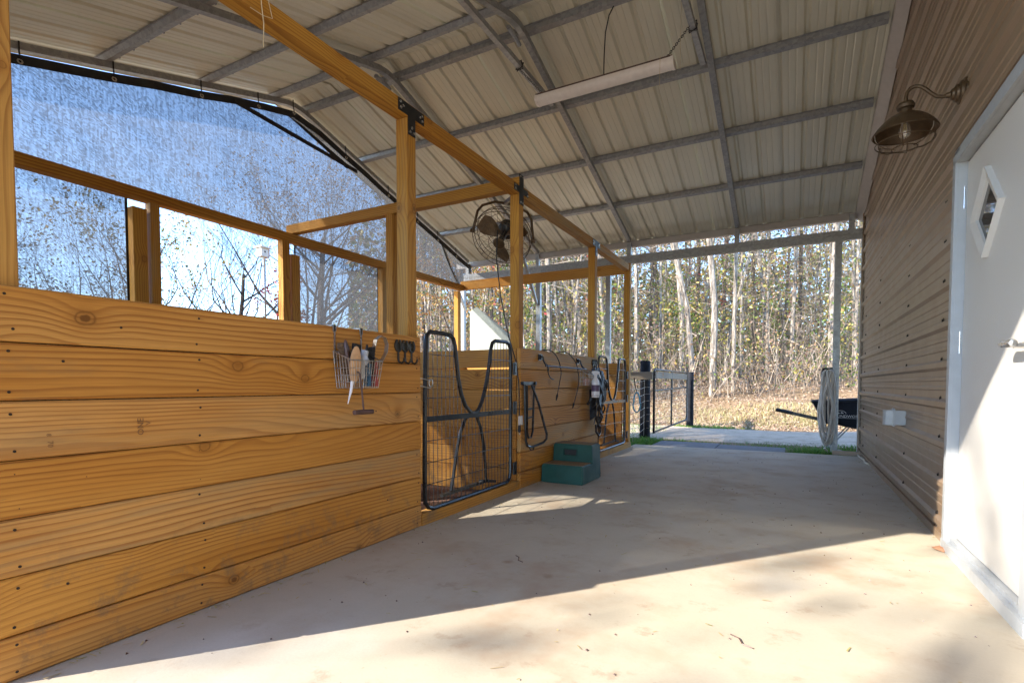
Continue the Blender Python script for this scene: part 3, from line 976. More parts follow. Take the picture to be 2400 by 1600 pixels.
def wall_sheet(y0, y1, z0, z1, lap):
    pr = wall_profile(z0, z1); mb = MB(); n = len(pr)
    vs = [(.79 - h - lap, y, z) for y in (y0, y1) for z, h in pr]
    mb.add(vs, [(i, i + 1, n + i + 1, n + i) for i in range(n - 1)])
    mb.add([(.79 - lap, y0, z1), (.79 - lap, y1, z1), (.798, y1, z1), (.798, y0, z1)], [(0, 1, 2, 3)])
    return mb.build('wall_sheet', 'brown_steel', barn)


DY0, DY1, DZ1 = 2.52, 3.785, 2.205          # opening taken by the door and its frame
cuts = [-.03, .342, 1.280, 2.218, 3.156, 4.094, 5.2]
for i in range(len(cuts) - 1):
    z0, z1 = cuts[i], cuts[i + 1] + (.02 if i < 5 else 0)
    lap = .0025 * (i % 2)
    if z0 < 2.2 and i < 3:
        wall_sheet(DY1, 8.36, z0, min(z1, 2.238), lap)
        wall_sheet(-3.2, DY0, z0, min(z1, 2.238), lap)
    else: wall_sheet(-3.2, 8.36, z0, z1, lap)
mb = MB(); mb.box((.797, -3.2, -.1), (.86, DY0, 5.2)); mb.box((.797, DY1, -.1), (.86, 8.36, 5.2)); mb.box((.797, DY0, DZ1 + .03), (.86, DY1, 5.2))
mb.build('wall_backing', 'brown_steel', barn)
mb = MB(); mb.box((.80, 8.362, -.1), (7.0, 8.40, 5.2)); mb.box((.80, -3.26, -.1), (7, -3.22, 5.2)); mb.box((.86, -3.2, 5.2), (7, 8.36, 5.24)); mb.box((6.96, -3.2, -.1), (7, 8.36, 5.2))
mb.build('wall', 'brown_steel', barn)
mb = MB(); mb.box((.758, 8.345, -.02), (.775, 8.40, 4.8)); mb.box((.758, 8.385, -.02), (.86, 8.402, 4.8)); mb.build('corner_trim', 'brown_steel', barn)
mb = MB(); mb.box((.772, DY1, -.03), (.789, 8.345, .05)); mb.build('base_trim', 'brown_steel', barn)
pts = []
for k in range(0, 13):
    z = RIB0 + RIBP * k + .055
    for y in (4.05, 5.18, 6.78, 8.0):
        if k % 1 == 0: pts.append((.7895, y, z - .02 if y < 6 else z - .01))
mb = MB()
for p_ in pts: mb.lathe([(.016, 0), (.016, .003), (.009, .003), (.009, .009), (.0005, .010)], p_, (-1, 0, 0), 8)
tag(mb.build('screw_heads', 'screw_dark', barn), kind='stuff')
# door frame
mb = MB(); mb.box((.762, 3.682, .0), (.83, 3.783, 2.20)); mb.box((.762, 2.525, .0), (.83, 2.63, 2.20)); mb.box((.762, 2.525, 2.118), (.83, 3.783, 2.205))
mb.box((.748, 3.684, .0), (.762, 3.735, 2.13)); mb.box((.748, 2.60, 2.12), (.762, 3.735, 2.165))
fr = mb.build('door_frame', 'frame_grey', barn)
mb = MB(); mb.box((.745, 2.52, .0), (.84, 3.745, .055)); mb.box((.772, 2.52, .055), (.84, 3.69, .075)); mb.build('threshold', 'frame_grey', barn)
mb = MB(); mb.box((.80, 2.63, .08), (.84, 3.675, 2.11)); door = mb.build('door', 'door_paint', barn)
DC = (3.29, 1.74); hw = .215


def diamond(r): return [(DC[0] + r, DC[1]), (DC[0], DC[1] + r), (DC[0] - r, DC[1]), (DC[0], DC[1] - r)]
mb = MB(); o_, i_ = diamond(hw), diamond(hw - .06)
for k in range(4):
    a, b, c_, d_ = o_[k], o_[(k + 1) % 4], i_[(k + 1) % 4], i_[k]
    mb.add([(.774, *a), (.774, *b), (.786, *c_), (.786, *d_), (.802, *a), (.802, *b), (.802, *c_), (.802, *d_)], [(0, 1, 2, 3), (0, 4, 5, 1), (3, 2, 6, 7)])
def sub(o, parent):
    o.parent = parent; o.location = (0, 0, 0); return o
sub(mb.build('window_frame', 'door_paint'), door)
mb = MB(); mb.add([(.797, *q_) for q_ in i_], [(0, 1, 2, 3)]); sub(mb.build('window_pane', 'window_glass'), door)
for z in (.30, 1.15, 1.93):
    mb = MB(); mb.tube([(.790, 3.690, z - .06), (.790, 3.690, z + .06)], .009, 8); sub(mb.build('hinge', 'satin_nickel'), door)
mb = MB()
mb.lathe([(.036, 0), (.036, .006), (.030, .010), (.014, .012), (.012, .050)], (.80, 2.735, 1.075), (-1, 0, 0), 20)
mb.lathe([(.001, -.004), (.013, -.003), (.0165, .004), (.0165, .105), (.013, .114), (.001, .115)], (.744, 2.72, 1.082), (0, 1, .02), 18)
mb.lathe([(.026, 0), (.026, .008), (.020, .014), (.001, .014)], (.80, 2.735, 1.22), (-1, 0, 0), 18)
sub(mb.build('handle', 'satin_nickel', None, True), door)

# wall outlet
t_ = thing('outlet_box', 'grey weatherproof outlet box low on the brown ribbed wall', 'outlet', (.79, 5.2, .65))
mb = MB(); mb.box((.715, 5.15, .598), (.789, 5.25, .712)); mb.build('box', 'grey_plastic', t_)
mb = MB(); mb.box((.700, 5.140, .588), (.716, 5.262, .722)); mb.build('flange', 'grey_plastic', t_)
mb = MB(); mb.prism([(.701, 5.15), (.701, 5.25), (.655, 5.243), (.642, 5.22), (.642, 5.18), (.655, 5.157)], 2, .595, .715); mb.build('cover', 'grey_plastic', t_)
mb = MB(); mb.tube([(.709, 5.17, .725), (.709, 5.23, .725)], .007, 8); mb.build('hinge', 'grey_plastic', t_)

# wall lamp
LY = 3.72
lamp = thing('wall_lamp', 'bronze gooseneck barn lamp with wire guard over the white door', 'lamp', (.79, LY, 2.5))
mb = MB(); mb.lathe([(.072, 0), (.072, .012), (.060, .018), (.058, .028), (.046, .034), (.044, .045), (.030, .052), (.028, .062), (.015, .068), (.013, .085), (.001, .085)], (.789, LY, 2.505), (-1, 0, 0), 28); mb.build('back_plate', 'bronze', lamp, True)
gp = [(.715, LY, 2.505), (.69, LY, 2.502), (.665, LY, 2.510), (.640, LY, 2.533), (.615, LY, 2.562), (.592, LY, 2.583), (.568, LY, 2.592), (.545, LY, 2.585), (.530, LY, 2.565), (.525, LY, 2.54), (.525, LY, 2.50)]
mb = MB(); mb.tube(gp, .0095, 10); mb.build('gooseneck', 'bronze', lamp, True)
LC = (.525, LY, 0)
mb = MB(); mb.lathe([(.001, 2.512), (.036, 2.508), (.044, 2.492), (.040, 2.478), (.030, 2.474), (.032, 2.452), (.052, 2.446), (.055, 2.438)], LC, (0, 0, 1), 28); mb.build('neck', 'bronze', lamp, True)
mb = MB(); mb.lathe([(.040, 2.446), (.062, 2.438), (.085, 2.426), (.112, 2.404), (.136, 2.378), (.154, 2.350), (.157, 2.345), (.151, 2.346), (.132, 2.374), (.108, 2.398), (.080, 2.420), (.040, 2.436)], LC, (0, 0, 1), 40); mb.build('shade', 'bronze', lamp, True)
for k in range(6):
    a = k * math.pi / 3 + .3
    pr = [(.153, 2.343), (.150, 2.315), (.132, 2.282), (.095, 2.262), (.050, 2.256)]
    mb = MB(); mb.tube([(.525 + r_ * math.cos(a), LY + r_ * math.sin(a), z_) for r_, z_ in pr], .0028, 6); mb.build('guard_wire', 'bronze', lamp, True)
for r_, z_ in ((.153, 2.343), (.140, 2.292), (.060, 2.258)):
    mb = MB(); mb.tube([(.525 + r_ * math.cos(k * .2618), LY + r_ * math.sin(k * .2618), z_) for k in range(24)], .0028, 6, True); mb.build('guard_ring', 'bronze', lamp, True)
mb = MB(); mb.lathe([(.016, 2.44), (.016, 2.405), (.014, 2.402)], LC, (0, 0, 1), 14); mb.build('socket', 'black_steel', lamp)
mb = MB(); mb.lathe([(.014, 2.404), (.018, 2.392), (.030, 2.362), (.031, 2.345), (.024, 2.325), (.010, 2.314), (.001, 2.313)], LC, (0, 0, 1), 20); mb.build('bulb', 'bulb_glass', lamp, True)
mb = MB()
for dx, dy in ((.008, 0), (-.008, 0), (0, .008), (0, -.008)): mb.tube([(.525 + dx * .6, LY + dy * .6, 2.395), (.525 + dx, LY + dy, 2.345)], .0016, 5)
mb.build('filament', 'filament', lamp)

# ------------------------------------------------------------------ hanging strip light
sl = thing('strip_light', 'long white strip light hanging on chains under the roof', 'light', (-1.59, 4.66, 3.64))
ya = 4.665; zc = 3.655
prof = []
for k in range(9):
    a = math.pi * k / 8
    prof.append((ya - .066 * math.cos(a), zc - .012 - .040 * math.sin(a)))
prof += [(ya + .060, zc + .018), (ya - .060, zc + .018)]
mb = MB(); mb.prism(prof, 0, -2.215, -.965); mb.build('diffuser', 'fixture_white', sl, True)
mb = MB(); mb.box((-2.225, ya - .062, zc + .018), (-.955, ya + .062, zc + .030)); mb.build('backing_tray', 'dark_handle', sl)
for xa, xb in ((-2.235, -2.212), (-.968, -.945)):
    pr2 = [(ya + (q_[0] - ya) * 1.06, zc + (q_[1] - zc) * 1.10) for q_ in prof]
    mb = MB(); mb.prism(pr2, 0, xa, xb); mb.build('end_cap', 'fixture_white', sl)


def chain(a, b, parent, mat='black_steel', link=.034, sag=.0):
    a = Vector(a); b = Vector(b); n = max(2, int((b - a).length / (link * .72)))
    d = (b - a).normalized(); u = d.orthogonal().normalized(); w = d.cross(u)
    mb = MB()
    for k in range(n):
        c = a.lerp(b, (k + .5) / n) - Vector((0, 0, sag * math.sin(math.pi * (k + .5) / n)))
        s1 = u if k % 2 else w
        mb.tube([c + d * (.5 * link * math.cos(t2)) + s1 * (.28 * link * math.sin(t2)) for t2 in [i * math.pi / 4 for i in range(8)]], .0026, 4, True)
    return tag(mb.build('chain', mat, parent), kind='stuff')


chain((-2.454, 4.70, 4.035), (-2.16, ya, zc + .03), sl)
chain((-.844, 4.90, 4.09), (-1.03, ya, zc + .03), sl)
for xr, y in ((-2.454, 4.70), (-.844, 4.92)):
    mb = MB(); q_ = .034
    mb.tube([(xr - q_, y, 4.034), (xr + q_, y + .02, 4.034), (xr + q_, y - .015, 4.098), (xr - q_, y + .03, 4.098)], .006, 6, True); mb.tube([(xr - q_, y + .03, 4.034), (xr + q_, y - .01, 4.034), (xr + q_, y + .035, 4.098), (xr - q_, y + .01, 4.098)], .006, 6, True)
    mb.build('chain_wrap', 'black_steel', sl)
mb = MB(); mb.tube([(-1.50, 4.72, 4.33), (-1.535, 4.70, 4.25), (-1.565, 4.69, 4.1), (-1.572, 4.68, 3.9), (-1.572, 4.67, 3.68)], .0055, 6); mb.build('power_cord', 'black_rubber', sl, True)
mb = MB(); mb.tube([(-1.052, 4.60, 3.70), (-1.055, 4.598, 3.45)], .0016, 5); mb.build('pull_cord', 'string', sl)
mb = MB(); mb.tube([(-.90, 4.72, 4.32), (-.905, 4.70, 4.0), (-.905, 4.70, 3.60)], .0016, 5); mb.build('pull_cord', 'string', sl)

o = MB().tube([(-2.147, 1.60, 2.70), (-2.146, 1.605, 2.62), (-2.143, 1.612, 2.55), (-2.140, 1.606, 2.44)], .0022, 5)
o.tube([(-2.150, 1.64, 2.68), (-2.146, 1.66, 2.60), (-2.147, 1.61, 2.585), (-2.150, 1.55, 2.585)], .0018, 5)
tag(o.build('twine', 'string'), 'frayed baling twine dangling from the nearest stretch of roof beam', 'twine')

# ------------------------------------------------------------------ stall gates
def gate(y0, label, zoff=0.0):
    X = -2.135
    g = thing('stall_gate', label, 'stall gate', (X, y0, 0), 'wire stall gates with a dipped top')
    Y = lambda v: y0 + v - 2.74
    r = .0155
    out = [(2.752, .18), (2.757, .6), (2.767, 1.05), (2.772, 1.20), (2.785, 1.245), (2.82, 1.268), (2.95, 1.270), (3.05, 1.266), (3.088, 1.245), (3.110, 1.19), (3.128, 1.08), (3.150, .96), (3.185, .85), (3.24, .765), (3.31, .715), (3.365, .703), (3.42, .722), (3.475, .790), (3.52, .88), (3.560, .99), (3.590, 1.10), (3.610, 1.20), (3.635, 1.252), (3.68, 1.272), (3.86, 1.275), (3.91, 1.262), (3.935, 1.225), (3.942, 1.15), (3.940, .60), (3.938, .17), (3.920, .115), (3.875, .092), (3.4, .088), (2.84, .086), (2.785, .105), (2.758, .14)]
    mb = MB(); mb.tube([(X, Y(a), b) for a, b in out], r, 8, True); mb.build('frame', 'gate_steel', g, True)
    mb = MB(); mb.box((X - .006, Y(2.757), .672), (X + .012, Y(3.938), .708)); mb.build('mid_bar', 'gate_steel', g)
    arch = [(3.10, .155), (3.13, .26), (3.17, .42), (3.225, .57), (3.29, .665), (3.37, .695), (3.45, .668), (3.51, .575), (3.55, .44), (3.575, .28), (3.585, .155)]
    mb = MB(); mb.tube([(X - .032, Y(a), b) for a, b in arch], .0125, 8); mb.build('arch', 'gate_steel', g, True)
    mb = MB(); mb.bar((X - .03, Y(2.98), .142), (X - .03, Y(3.60), .150), .03, .022); mb.bar((X - .03, Y(3.50), .16), (X - .03, Y(3.72), .125), .03, .022); mb.build('foot_bar', 'gate_steel', g)

    def top(a):
        best = None
        zs_ = []
        for i in range(4, 26):
            (a0, b0), (a1, b1) = out[i], out[i + 1]
            if (a0 - a) * (a1 - a) <= 0 and a0 != a1: zs_.append(b0 + (b1 - b0) * (a - a0) / (a1 - a0))
        return min(zs_) if zs_ else 1.2
    a = 2.80
    while a < 3.93:
        mb = MB(); mb.tube([(X, Y(a), .09), (X, Y(a), top(a))], .0026, 5, cap=False); mb.build('wire', 'gate_steel', g)
        a += .0485
    for z in (1.12, .975, .83, .545, .40, .255):
        segs = [(2.76, 3.94)]
        if z > .70:
            l = [a_ for a_, b_ in out[8:16]]; lo = 3.1; hi = 3.6
            for i in range(9, 24):
                (a0, b0), (a1, b1) = out[i], out[i + 1]
                if (b0 - z) * (b1 - z) <= 0 and b0 != b1:
                    yy = a0 + (a1 - a0) * (z - b0) / (b1 - b0)
                    if yy < 3.36: lo = yy
                    else: hi = yy
            segs = [(2.76, lo), (hi, 3.94)]
        for s0, s1 in segs:
            mb = MB(); mb.tube([(X + .004, Y(s0), z), (X + .004, Y(s1), z)], .0028, 5, cap=False); mb.build('wire', 'gate_steel', g)
    for z in (1.055, .72, .20):
        mb = MB(); mb.box((X + .022, Y(3.955), z - .055), (X + .028, Y(4.005), z + .055)); mb.tube([(X + .022, Y(3.957), z - .05), (X + .022, Y(3.957), z + .05)], .010, 8)
        for dz in (-.035, .035): mb.lathe([(.006, 0), (.006, .003), (.0005, .004)], (X + .028, Y(3.985), z + dz), (1, 0, 0), 8)
        mb.build('hinge', 'black_steel', g)
    mb = MB()
    for z in (.915, .965):
        mb.tube([(-2.15, Y(2.69), z), (X + .02, Y(2.73), z - .01), (X + .03, Y(2.785), z - .02)], .0035, 6)
    mb.tube([(X + .03, Y(2.785) + .022 * math.cos(k * .785), .93 + .026 * math.sin(k * .785)) for k in range(8)], .003, 6, True)
    mb.build('latch', 'chrome_wire', g)
    return g


g1 = gate(2.74, 'nearer black wire gate with U-shaped dip, between the brush basket wall and the green steps')
g2 = dup(g1, (-2.135, 6.187, 0), 'farther black wire gate with U-shaped dip, behind the leather tack and spray bottle', 'wire stall gates with a dipped top')

# ------------------------------------------------------------------ things on the walls
# basket
bk = thing('wire_basket', 'silver wire basket full of grooming brushes hooked over the nearest plank wall', 'basket', (-2.06, 2.08, .9))
bx0, bx1, by0, by1, bz0, bz1 = -2.108, -1.985, 1.962, 2.195, .902, 1.045
tx = .012


def loop(z, grow):
    return [(bx0, by0 + grow, z), (bx1 - grow * .6, by0 + grow, z), (bx1 - grow * .6, by1 - grow, z), (bx0, by1 - grow, z)]
mb = MB(); mb.tube([(bx0, by0, 1.092), (bx1, by0, bz1), (bx1, by1, bz1), (bx0, by1, 1.092)], .0034, 6, True); mb.build('rim', 'chrome_wire', bk)
for k, z in enumerate((1.005, .968, .932, .902)):
    mb = MB(); mb.tube(loop(z, .022 * (k + 1) / 4), .0017, 5, True); mb.build('wire', 'chrome_wire', bk)
for k in range(13):
    u = k / 12; y = by0 + (by1 - by0) * u; yb = by0 + .022 + (by1 - by0 - .044) * u
    mb = MB(); mb.tube([(bx1, y, bz1), (bx1 - .013, yb, .902), (bx0, yb, .902), (bx0, y, 1.09)], .0017, 5); mb.build('wire', 'chrome_wire', bk)
for k in range(1, 6):
    xx = bx0 + (bx1 - bx0) * k / 6
    for yb_, gg in ((by0, .022), (by1, -.022)):
        mb = MB(); mb.tube([(xx, yb_, 1.092 - .047 * k / 6), (xx, yb_ + gg, .902)], .0017, 5); mb.build('wire', 'chrome_wire', bk)
for y in (1.972, 2.162):
    mb = MB(); mb.box((-2.112, y - .004, 1.03), (-2.106, y + .004, 1.228)); mb.box((-2.158, y - .010, 1.2235), (-2.106, y + .010, 1.2285)); mb.box((-2.112, y - .010, 1.195), (-2.106, y + .010, 1.2285))
    mb.build('hook', 'chrome_wire', bk)


def oval_brush(name, label, c, tilt, L, W, D, wm, bm_, side):
    o = thing(name, label, 'brush', c)
    c = Vector(c); ax = Vector((math.sin(tilt[0]), math.sin(tilt[1]), 1)).normalized()
    nrm = Vector(side).normalized(); nrm = (nrm - ax * nrm.dot(ax)).normalized(); wd = ax.cross(nrm)
    mb = MB(); n = 20; rings = ((0, .75), (D * .3, 1), (D * .8, 1), (D, .7))
    vs = []; fs = []
    for h, s in rings:
        for j in range(n):
            a = 2 * math.pi * j / n
            vs.append(tuple(c + nrm * h + ax * (L / 2 * s * math.cos(a)) + wd * (W / 2 * s * math.sin(a))))
    for i in range(3):
        for j in range(n): fs.append((i * n + j, i * n + (j + 1) % n, (i + 1) * n + (j + 1) % n, (i + 1) * n + j))
    fs.append(tuple(range(3 * n, 4 * n))); fs.append(tuple(range(n - 1, -1, -1)))
    mb.add(vs, fs); mb.build('back', wm, o, True)
    mb = MB()
    rr = random.Random(3)
    for i in range(160):
        a = rr.random() * 6.28; q = math.sqrt(rr.random()) * .92
        b = c + ax * (L / 2 * q * math.cos(a)) + wd * (W / 2 * q * math.sin(a))
        mb.tube([b, b - nrm * (.03 + rr.random() * .006) + ax * rr.uniform(-.006, .006) + wd * rr.uniform(-.006, .006)], .0022, 3, cap=False)
    tag(mb.build('bristles', bm_, o), kind='stuff')
    return o


oval_brush('oval_brush', 'oval tan wooden brush standing at the front of the full wire basket', (-2.012, 2.012, 1.018), (.02, .10), .20, .060, .017, 'tan_wood', 'bristle', (1, -.35, .1))
oval_brush('dandy_brush', 'brown stiff bristled brush at the near end of the full wire basket', (-2.052, 2.000, 1.055), (-.05, -.22), .19, .055, .02, 'dark_handle', 'bristle', (.9, .5, .15))
oval_brush('round_brush', 'black bristled brush between the grey cloth and the metal blade loop', (-2.030, 2.130, 1.050), (.0, .12), .17, .05, .018, 'black_rubber', 'bristle_black', (-.8, -.6, .1))
o = MB(); o.bar((-2.06, 2.05, .93), (-2.055, 2.075, 1.135), .055, .012, (1, 0, 0)); tag(o.build('hoof_brush', 'black_rubber'), 'flat black scraper at the back of the full wire basket', 'scraper')
mb = MB(); mb.tube([(-2.03, 2.085, .95), (-2.035, 2.092, 1.02), (-2.030, 2.110, 1.10)], [.018, .022, .020], 8); mb.tube([(-2.02, 2.086, 1.03), (-2.012, 2.084, 1.05), (-2.02, 2.09, 1.065)], [.022, .028, .020], 8)
tag(mb.build('rag', 'grey_cloth', None, True), 'pale blue grey rolled cloth stuffed among the brushes in the basket', 'cloth')
mb = MB(); mb.bar((-2.010, 2.155, .91), (-2.02, 2.165, 1.045), .022, .04, (1, 0, 0)); tag(mb.build('curry_comb', 'red_plastic'), 'red grooming tool behind the basket wires at its far end', 'grooming tool')
mb = MB(); mb.bar((-2.006, 2.10, .91), (-2.01, 2.105, 1.03), .02, .035, (1, 0, 0)); tag(mb.build('curry_comb', 'blue_dark'), 'dark blue grooming tool behind the basket wires beside the red one', 'grooming tool')
mb = MB()
lp = [(-2.03, 2.165, 1.02), (-2.03, 2.170, 1.10), (-2.03, 2.190, 1.165), (-2.03, 2.225, 1.190), (-2.03, 2.262, 1.180), (-2.03, 2.280, 1.145), (-2.03, 2.272, 1.10), (-2.03, 2.235, 1.05), (-2.03, 2.20, 1.0)]
for i in range(len(lp) - 1): mb.bar(lp[i], lp[i + 1], .026, .0022, (0, lp[i + 1][2] - lp[i][2], -(lp[i + 1][1] - lp[i][1])))
tag(mb.build('sweat_scraper', 'silver_band'), 'bent metal shedding blade looping out of the far end of the basket', 'shedding blade')
hp = thing('hoof_pick', 'T-handled metal hook hanging from the front of the wire basket', 'hook tool', (-1.975, 2.02, .8))
mb = MB(); mb.tube([(-1.985, 2.008, .985), (-1.972, 2.010, .975), (-1.968, 2.018, .90), (-1.968, 2.03, .79)], .005, 7); mb.build('shaft', 'dark_handle', hp, True)
mb = MB(); mb.lathe([(.001, -.068), (.0125, -.066), (.0135, 0), (.0125, .066), (.001, .068)], (-1.968, 2.030, .777), (0, 1, 0), 14); mb.build('handle', 'dark_handle', hp, True)
mb = MB(); mb.tube([(-2.0, 1.985, .935), (-1.99, 1.965, .885), (-1.985, 1.938, .822)], [.008, .007, .002], 8); tag(mb.build('knife_handle', 'bottle_white', None, True), 'white pointed tool poking out below the near end of the basket', 'tool')


# horseshoe hook racks
def hook_rack(y, z, label, n=3, x=-2.113):
    t_ = thing('hook_rack', label, 'hook rack', (x, y, z))
    for k in range(n):
        yc = y + (k - (n - 1) / 2) * .062
        mb = MB()
        pts_ = [(x + .007, yc + .027 * math.sin(a) * (1.0 if abs(a) < 2 else .8), z + .048 - .036 * math.cos(a + math.pi) * -1) for a in [(-2.6 + 5.2 * i / 12) for i in range(13)]]
        mb.tube(pts_, .0075, 6); mb.build('horseshoe', 'horseshoe_iron', t_, True)
        mb = MB(); mb.lathe([(.024, 0), (.024, .006), (.001, .007)], (x, yc, z + .045), (1, 0, 0), 12); mb.build('boss', 'horseshoe_iron', t_)
        mb = MB(); mb.tube([(x + .006, yc, z + .02), (x + .007, yc, z - .035), (x + .012, yc, z - .052), (x + .030, yc, z - .060), (x + .046, yc, z - .050), (x + .052, yc, z - .030)], .0065, 7); mb.build('hook', 'horseshoe_iron', t_, True)
    return t_


hook_rack(2.530, 1.108, 'cast horseshoe rack of three hooks at the right end of the nearest plank wall')
hook_rack(6.005, 1.135, 'cast horseshoe hook rack above the spray bottle and leather tack', 3)

# folded saddle rack
sr = thing('saddle_rack', 'folding black tube saddle rack hanging folded on the middle plank wall', 'saddle rack', (-2.1, 4.22, .93))
mb = MB(); mb.box((-2.113, 4.085, .915), (-2.098, 4.365, .945)); mb.lathe([(.017, 0), (.017, .012), (.001, .014)], (-2.098, 4.10, .93), (1, 0, 0), 12); mb.lathe([(.017, 0), (.017, .012), (.001, .014)], (-2.098, 4.345, .93), (1, 0, 0), 12); mb.build('wall_bracket', 'black_steel', sr)
mb = MB(); mb.tube([(-2.085, 4.11, .92), (-2.08, 4.112, .60), (-2.075, 4.115, .42), (-2.07, 4.14, .375), (-2.06, 4.20, .362), (-2.03, 4.38, .385), (-2.02, 4.43, .415), (-2.02, 4.435, .46), (-2.05, 4.32, .75), (-2.08, 4.24, .915)], .0115, 8); mb.build('outer_tube', 'gate_steel', sr, True)
mb = MB(); mb.tube([(-2.09, 4.165, .91), (-2.088, 4.165, .50), (-2.085, 4.185, .445), (-2.08, 4.23, .445), (-2.08, 4.262, .50), (-2.085, 4.30, .91)], .010, 8); mb.build('inner_tube', 'gate_steel', sr, True)
mb = MB(); mb.bar((-2.085, 4.17, .70), (-2.085, 4.29, .705), .012, .016); mb.bar((-2.085, 4.17, .62), (-2.085, 4.275, .63), .012, .012); mb.build('cross_strap', 'gate_steel', sr)
mb = MB(); mb.tube([(-2.075, 4.18, .36), (-2.07, 4.20, .335), (-2.06, 4.235, .335), (-2.06, 4.245, .352)], .006, 6); mb.build('hook', 'black_steel', sr)

# blanket bar
bb = thing('blanket_bar', 'black iron swing bar for blankets below the top of the middle plank wall', 'blanket bar', (-2.1, 5.0, 1.15))
for y in (4.468, 5.445):
    mb = MB(); mb.box((-2.113, y - .028, 1.145), (-2.104, y + .028, 1.205)); mb.box((-2.104, y - .012, 1.155), (-2.088, y + .012, 1.20)); mb.build('bracket', 'black_steel', bb)
    mb = MB(); mb.tube([(-2.09, y, 1.185), (-2.078, y + .004, 1.175), (-2.075, y + .008, 1.15), (-2.062, y + .015, 1.118), (-2.045, y + .02, 1.10), (-2.04, y + .025, 1.093)], .0085, 8); mb.build('arm', 'black_steel', bb, True)
mb = MB(); mb.tube([(-2.04, 4.45, 1.094), (-2.04, 5.50, 1.090)], .0075, 8); mb.build('bar', 'gate_steel', bb)
mb = MB(); mb.tube([(-2.035, 4.49, 1.10), (-2.03, 4.50, 1.06), (-2.03, 4.49, 1.045), (-2.035, 4.475, 1.07)], .005, 6, True); mb.tube([(-2.03, 4.475, 1.06), (-2.02, 4.47, 1.02), (-2.015, 4.50, .985), (-2.01, 4.545, .968), (-2.01, 4.57, .970)], .005, 6); mb.build('wire_hook', 'black_steel', bb, True)


def whip(pts_, label):
    mb = MB()
    # smooth the path a little
    P_ = [Vector(q_) for q_ in pts_]
    out = []
    for i in range(len(P_) - 1):
        p0 = P_[max(0, i - 1)]; p1 = P_[i]; p2 = P_[i + 1]; p3 = P_[min(len(P_) - 1, i + 2)]
        for k in range(4):
            u = k / 4
            out.append(.5 * ((2 * p1) + (p2 - p0) * u + (2 * p0 - 5 * p1 + 4 * p2 - p3) * u * u + (3 * p1 - p0 - 3 * p2 + p3) * u ** 3))
    out.append(P_[-1])
    n = len(out)
    mb.tube(out, [.0065 - .003 * i / n for i in range(n)], 6)
    d = (out[-1] - out[-2]).normalized()
    mb.tube([out[-1], out[-1] + d * .02, out[-1] + d * .07], [.004, .012, .006], 6)
    return tag(mb.build('riding_whip', 'black_rubber', None, True), label, 'whip', 'whips draped over the middle plank wall')


whip([(-2.20, 4.54, 1.215), (-2.14, 4.60, 1.248), (-2.09, 4.70, 1.245), (-2.065, 4.80, 1.17), (-2.055, 4.855, 1.05), (-2.06, 4.825, .93), (-2.065, 4.79, .83)], 'black whip draped over the middle plank wall, the one nearer the saddle rack')
whip([(-2.20, 4.92, 1.222), (-2.14, 5.00, 1.250), (-2.09, 5.12, 1.245), (-2.065, 5.28, 1.15), (-2.06, 5.345, 1.03), (-2.062, 5.345, .90), (-2.07, 5.25, .73)], 'black whip draped over the middle plank wall, the one nearer the spray bottle')

# second basket, mug, bottle
b2 = thing('wire_basket', 'small wire basket behind the spray bottle on the middle plank wall', 'basket', (-2.05, 5.62, .95))
cx0, cx1, cy0, cy1 = -2.110, -1.990, 5.46, 5.74
mb = MB(); mb.tube([(cx0, cy0, 1.10), (cx1, cy0, 1.03), (cx1, cy1, 1.03), (cx0, cy1, 1.10)], .003, 6, True); mb.build('rim', 'chrome_wire', b2)
for z in (1.0, .955, .91):
    mb = MB(); mb.tube([(cx0, cy0, z), (cx1, cy0, z), (cx1, cy1, z), (cx0, cy1, z)], .0017, 5, True); mb.build('wire', 'chrome_wire', b2)
for k in range(11):
    y = cy0 + (cy1 - cy0) * k / 10
    mb = MB(); mb.tube([(cx0, y, 1.10), (cx1, y, 1.03), (cx1, y, .91), (cx0, y, .91)], .0017, 5); mb.build('wire', 'chrome_wire', b2)
for k in range(1, 4):
    xx = cx0 + (cx1 - cx0) * k / 4
    mb = MB(); mb.tube([(xx, cy0, 1.09 - .06 * k / 4), (xx, cy0, .91), (xx, cy1, .91), (xx, cy1, 1.09 - .06 * k / 4)], .0017, 5); mb.build('wire', 'chrome_wire', b2)
mb = MB(); mb.lathe([(.001, .915), (.036, .915), (.040, .93), (.042, .965), (.045, .985), (.041, .985), (.001, .96)], (-2.035, 5.52, .0), (0, 0, 1), 16); tag(mb.build('pot', 'pink_mug', None, True), 'dull pink pot standing in the small wire basket beside the spray bottle', 'pot')
sb = thing('spray_bottle', 'white spray bottle with purple label hung on the farther wire basket', 'spray bottle', (-1.955, 5.60, .78))
SBC = (-1.955, 5.600, 0)
mb = MB(); mb.lathe([(.001, .775), (.040, .776), (.044, .785), (.044, .935), (.040, .960), (.026, .985), (.014, 1.0), (.014, 1.02)], SBC, (0, 0, 1), 20); mb.build('bottle', 'bottle_white', sb, True)
mb = MB(); mb.lathe([(.0448, .795), (.0448, .915)], SBC, (0, 0, 1), 20); lab = mb.build('label', 'print_purple', sb, True)
mb = MB(); mb.lathe([(.0453, .80), (.0453, .845)], SBC, (0, 0, 1), 20); mb.build('label_band', 'bottle_white', sb, True)
mb = MB(); mb.lathe([(.017, 1.0), (.017, 1.03)], SBC, (0, 0, 1), 12); mb.prism([(-1.93, 1.03), (-1.97, 1.03), (-1.995, 1.05), (-1.99, 1.072), (-1.94, 1.072), (-1.91, 1.06), (-1.91, 1.05)], 1, 5.585, 5.615); mb.build('spray_head', 'bottle_white', sb)
mb = MB(); mb.bar((-1.915, 5.60, 1.045), (-1.895, 5.60, .99), .012, .008); mb.build('trigger', 'bottle_white', sb)

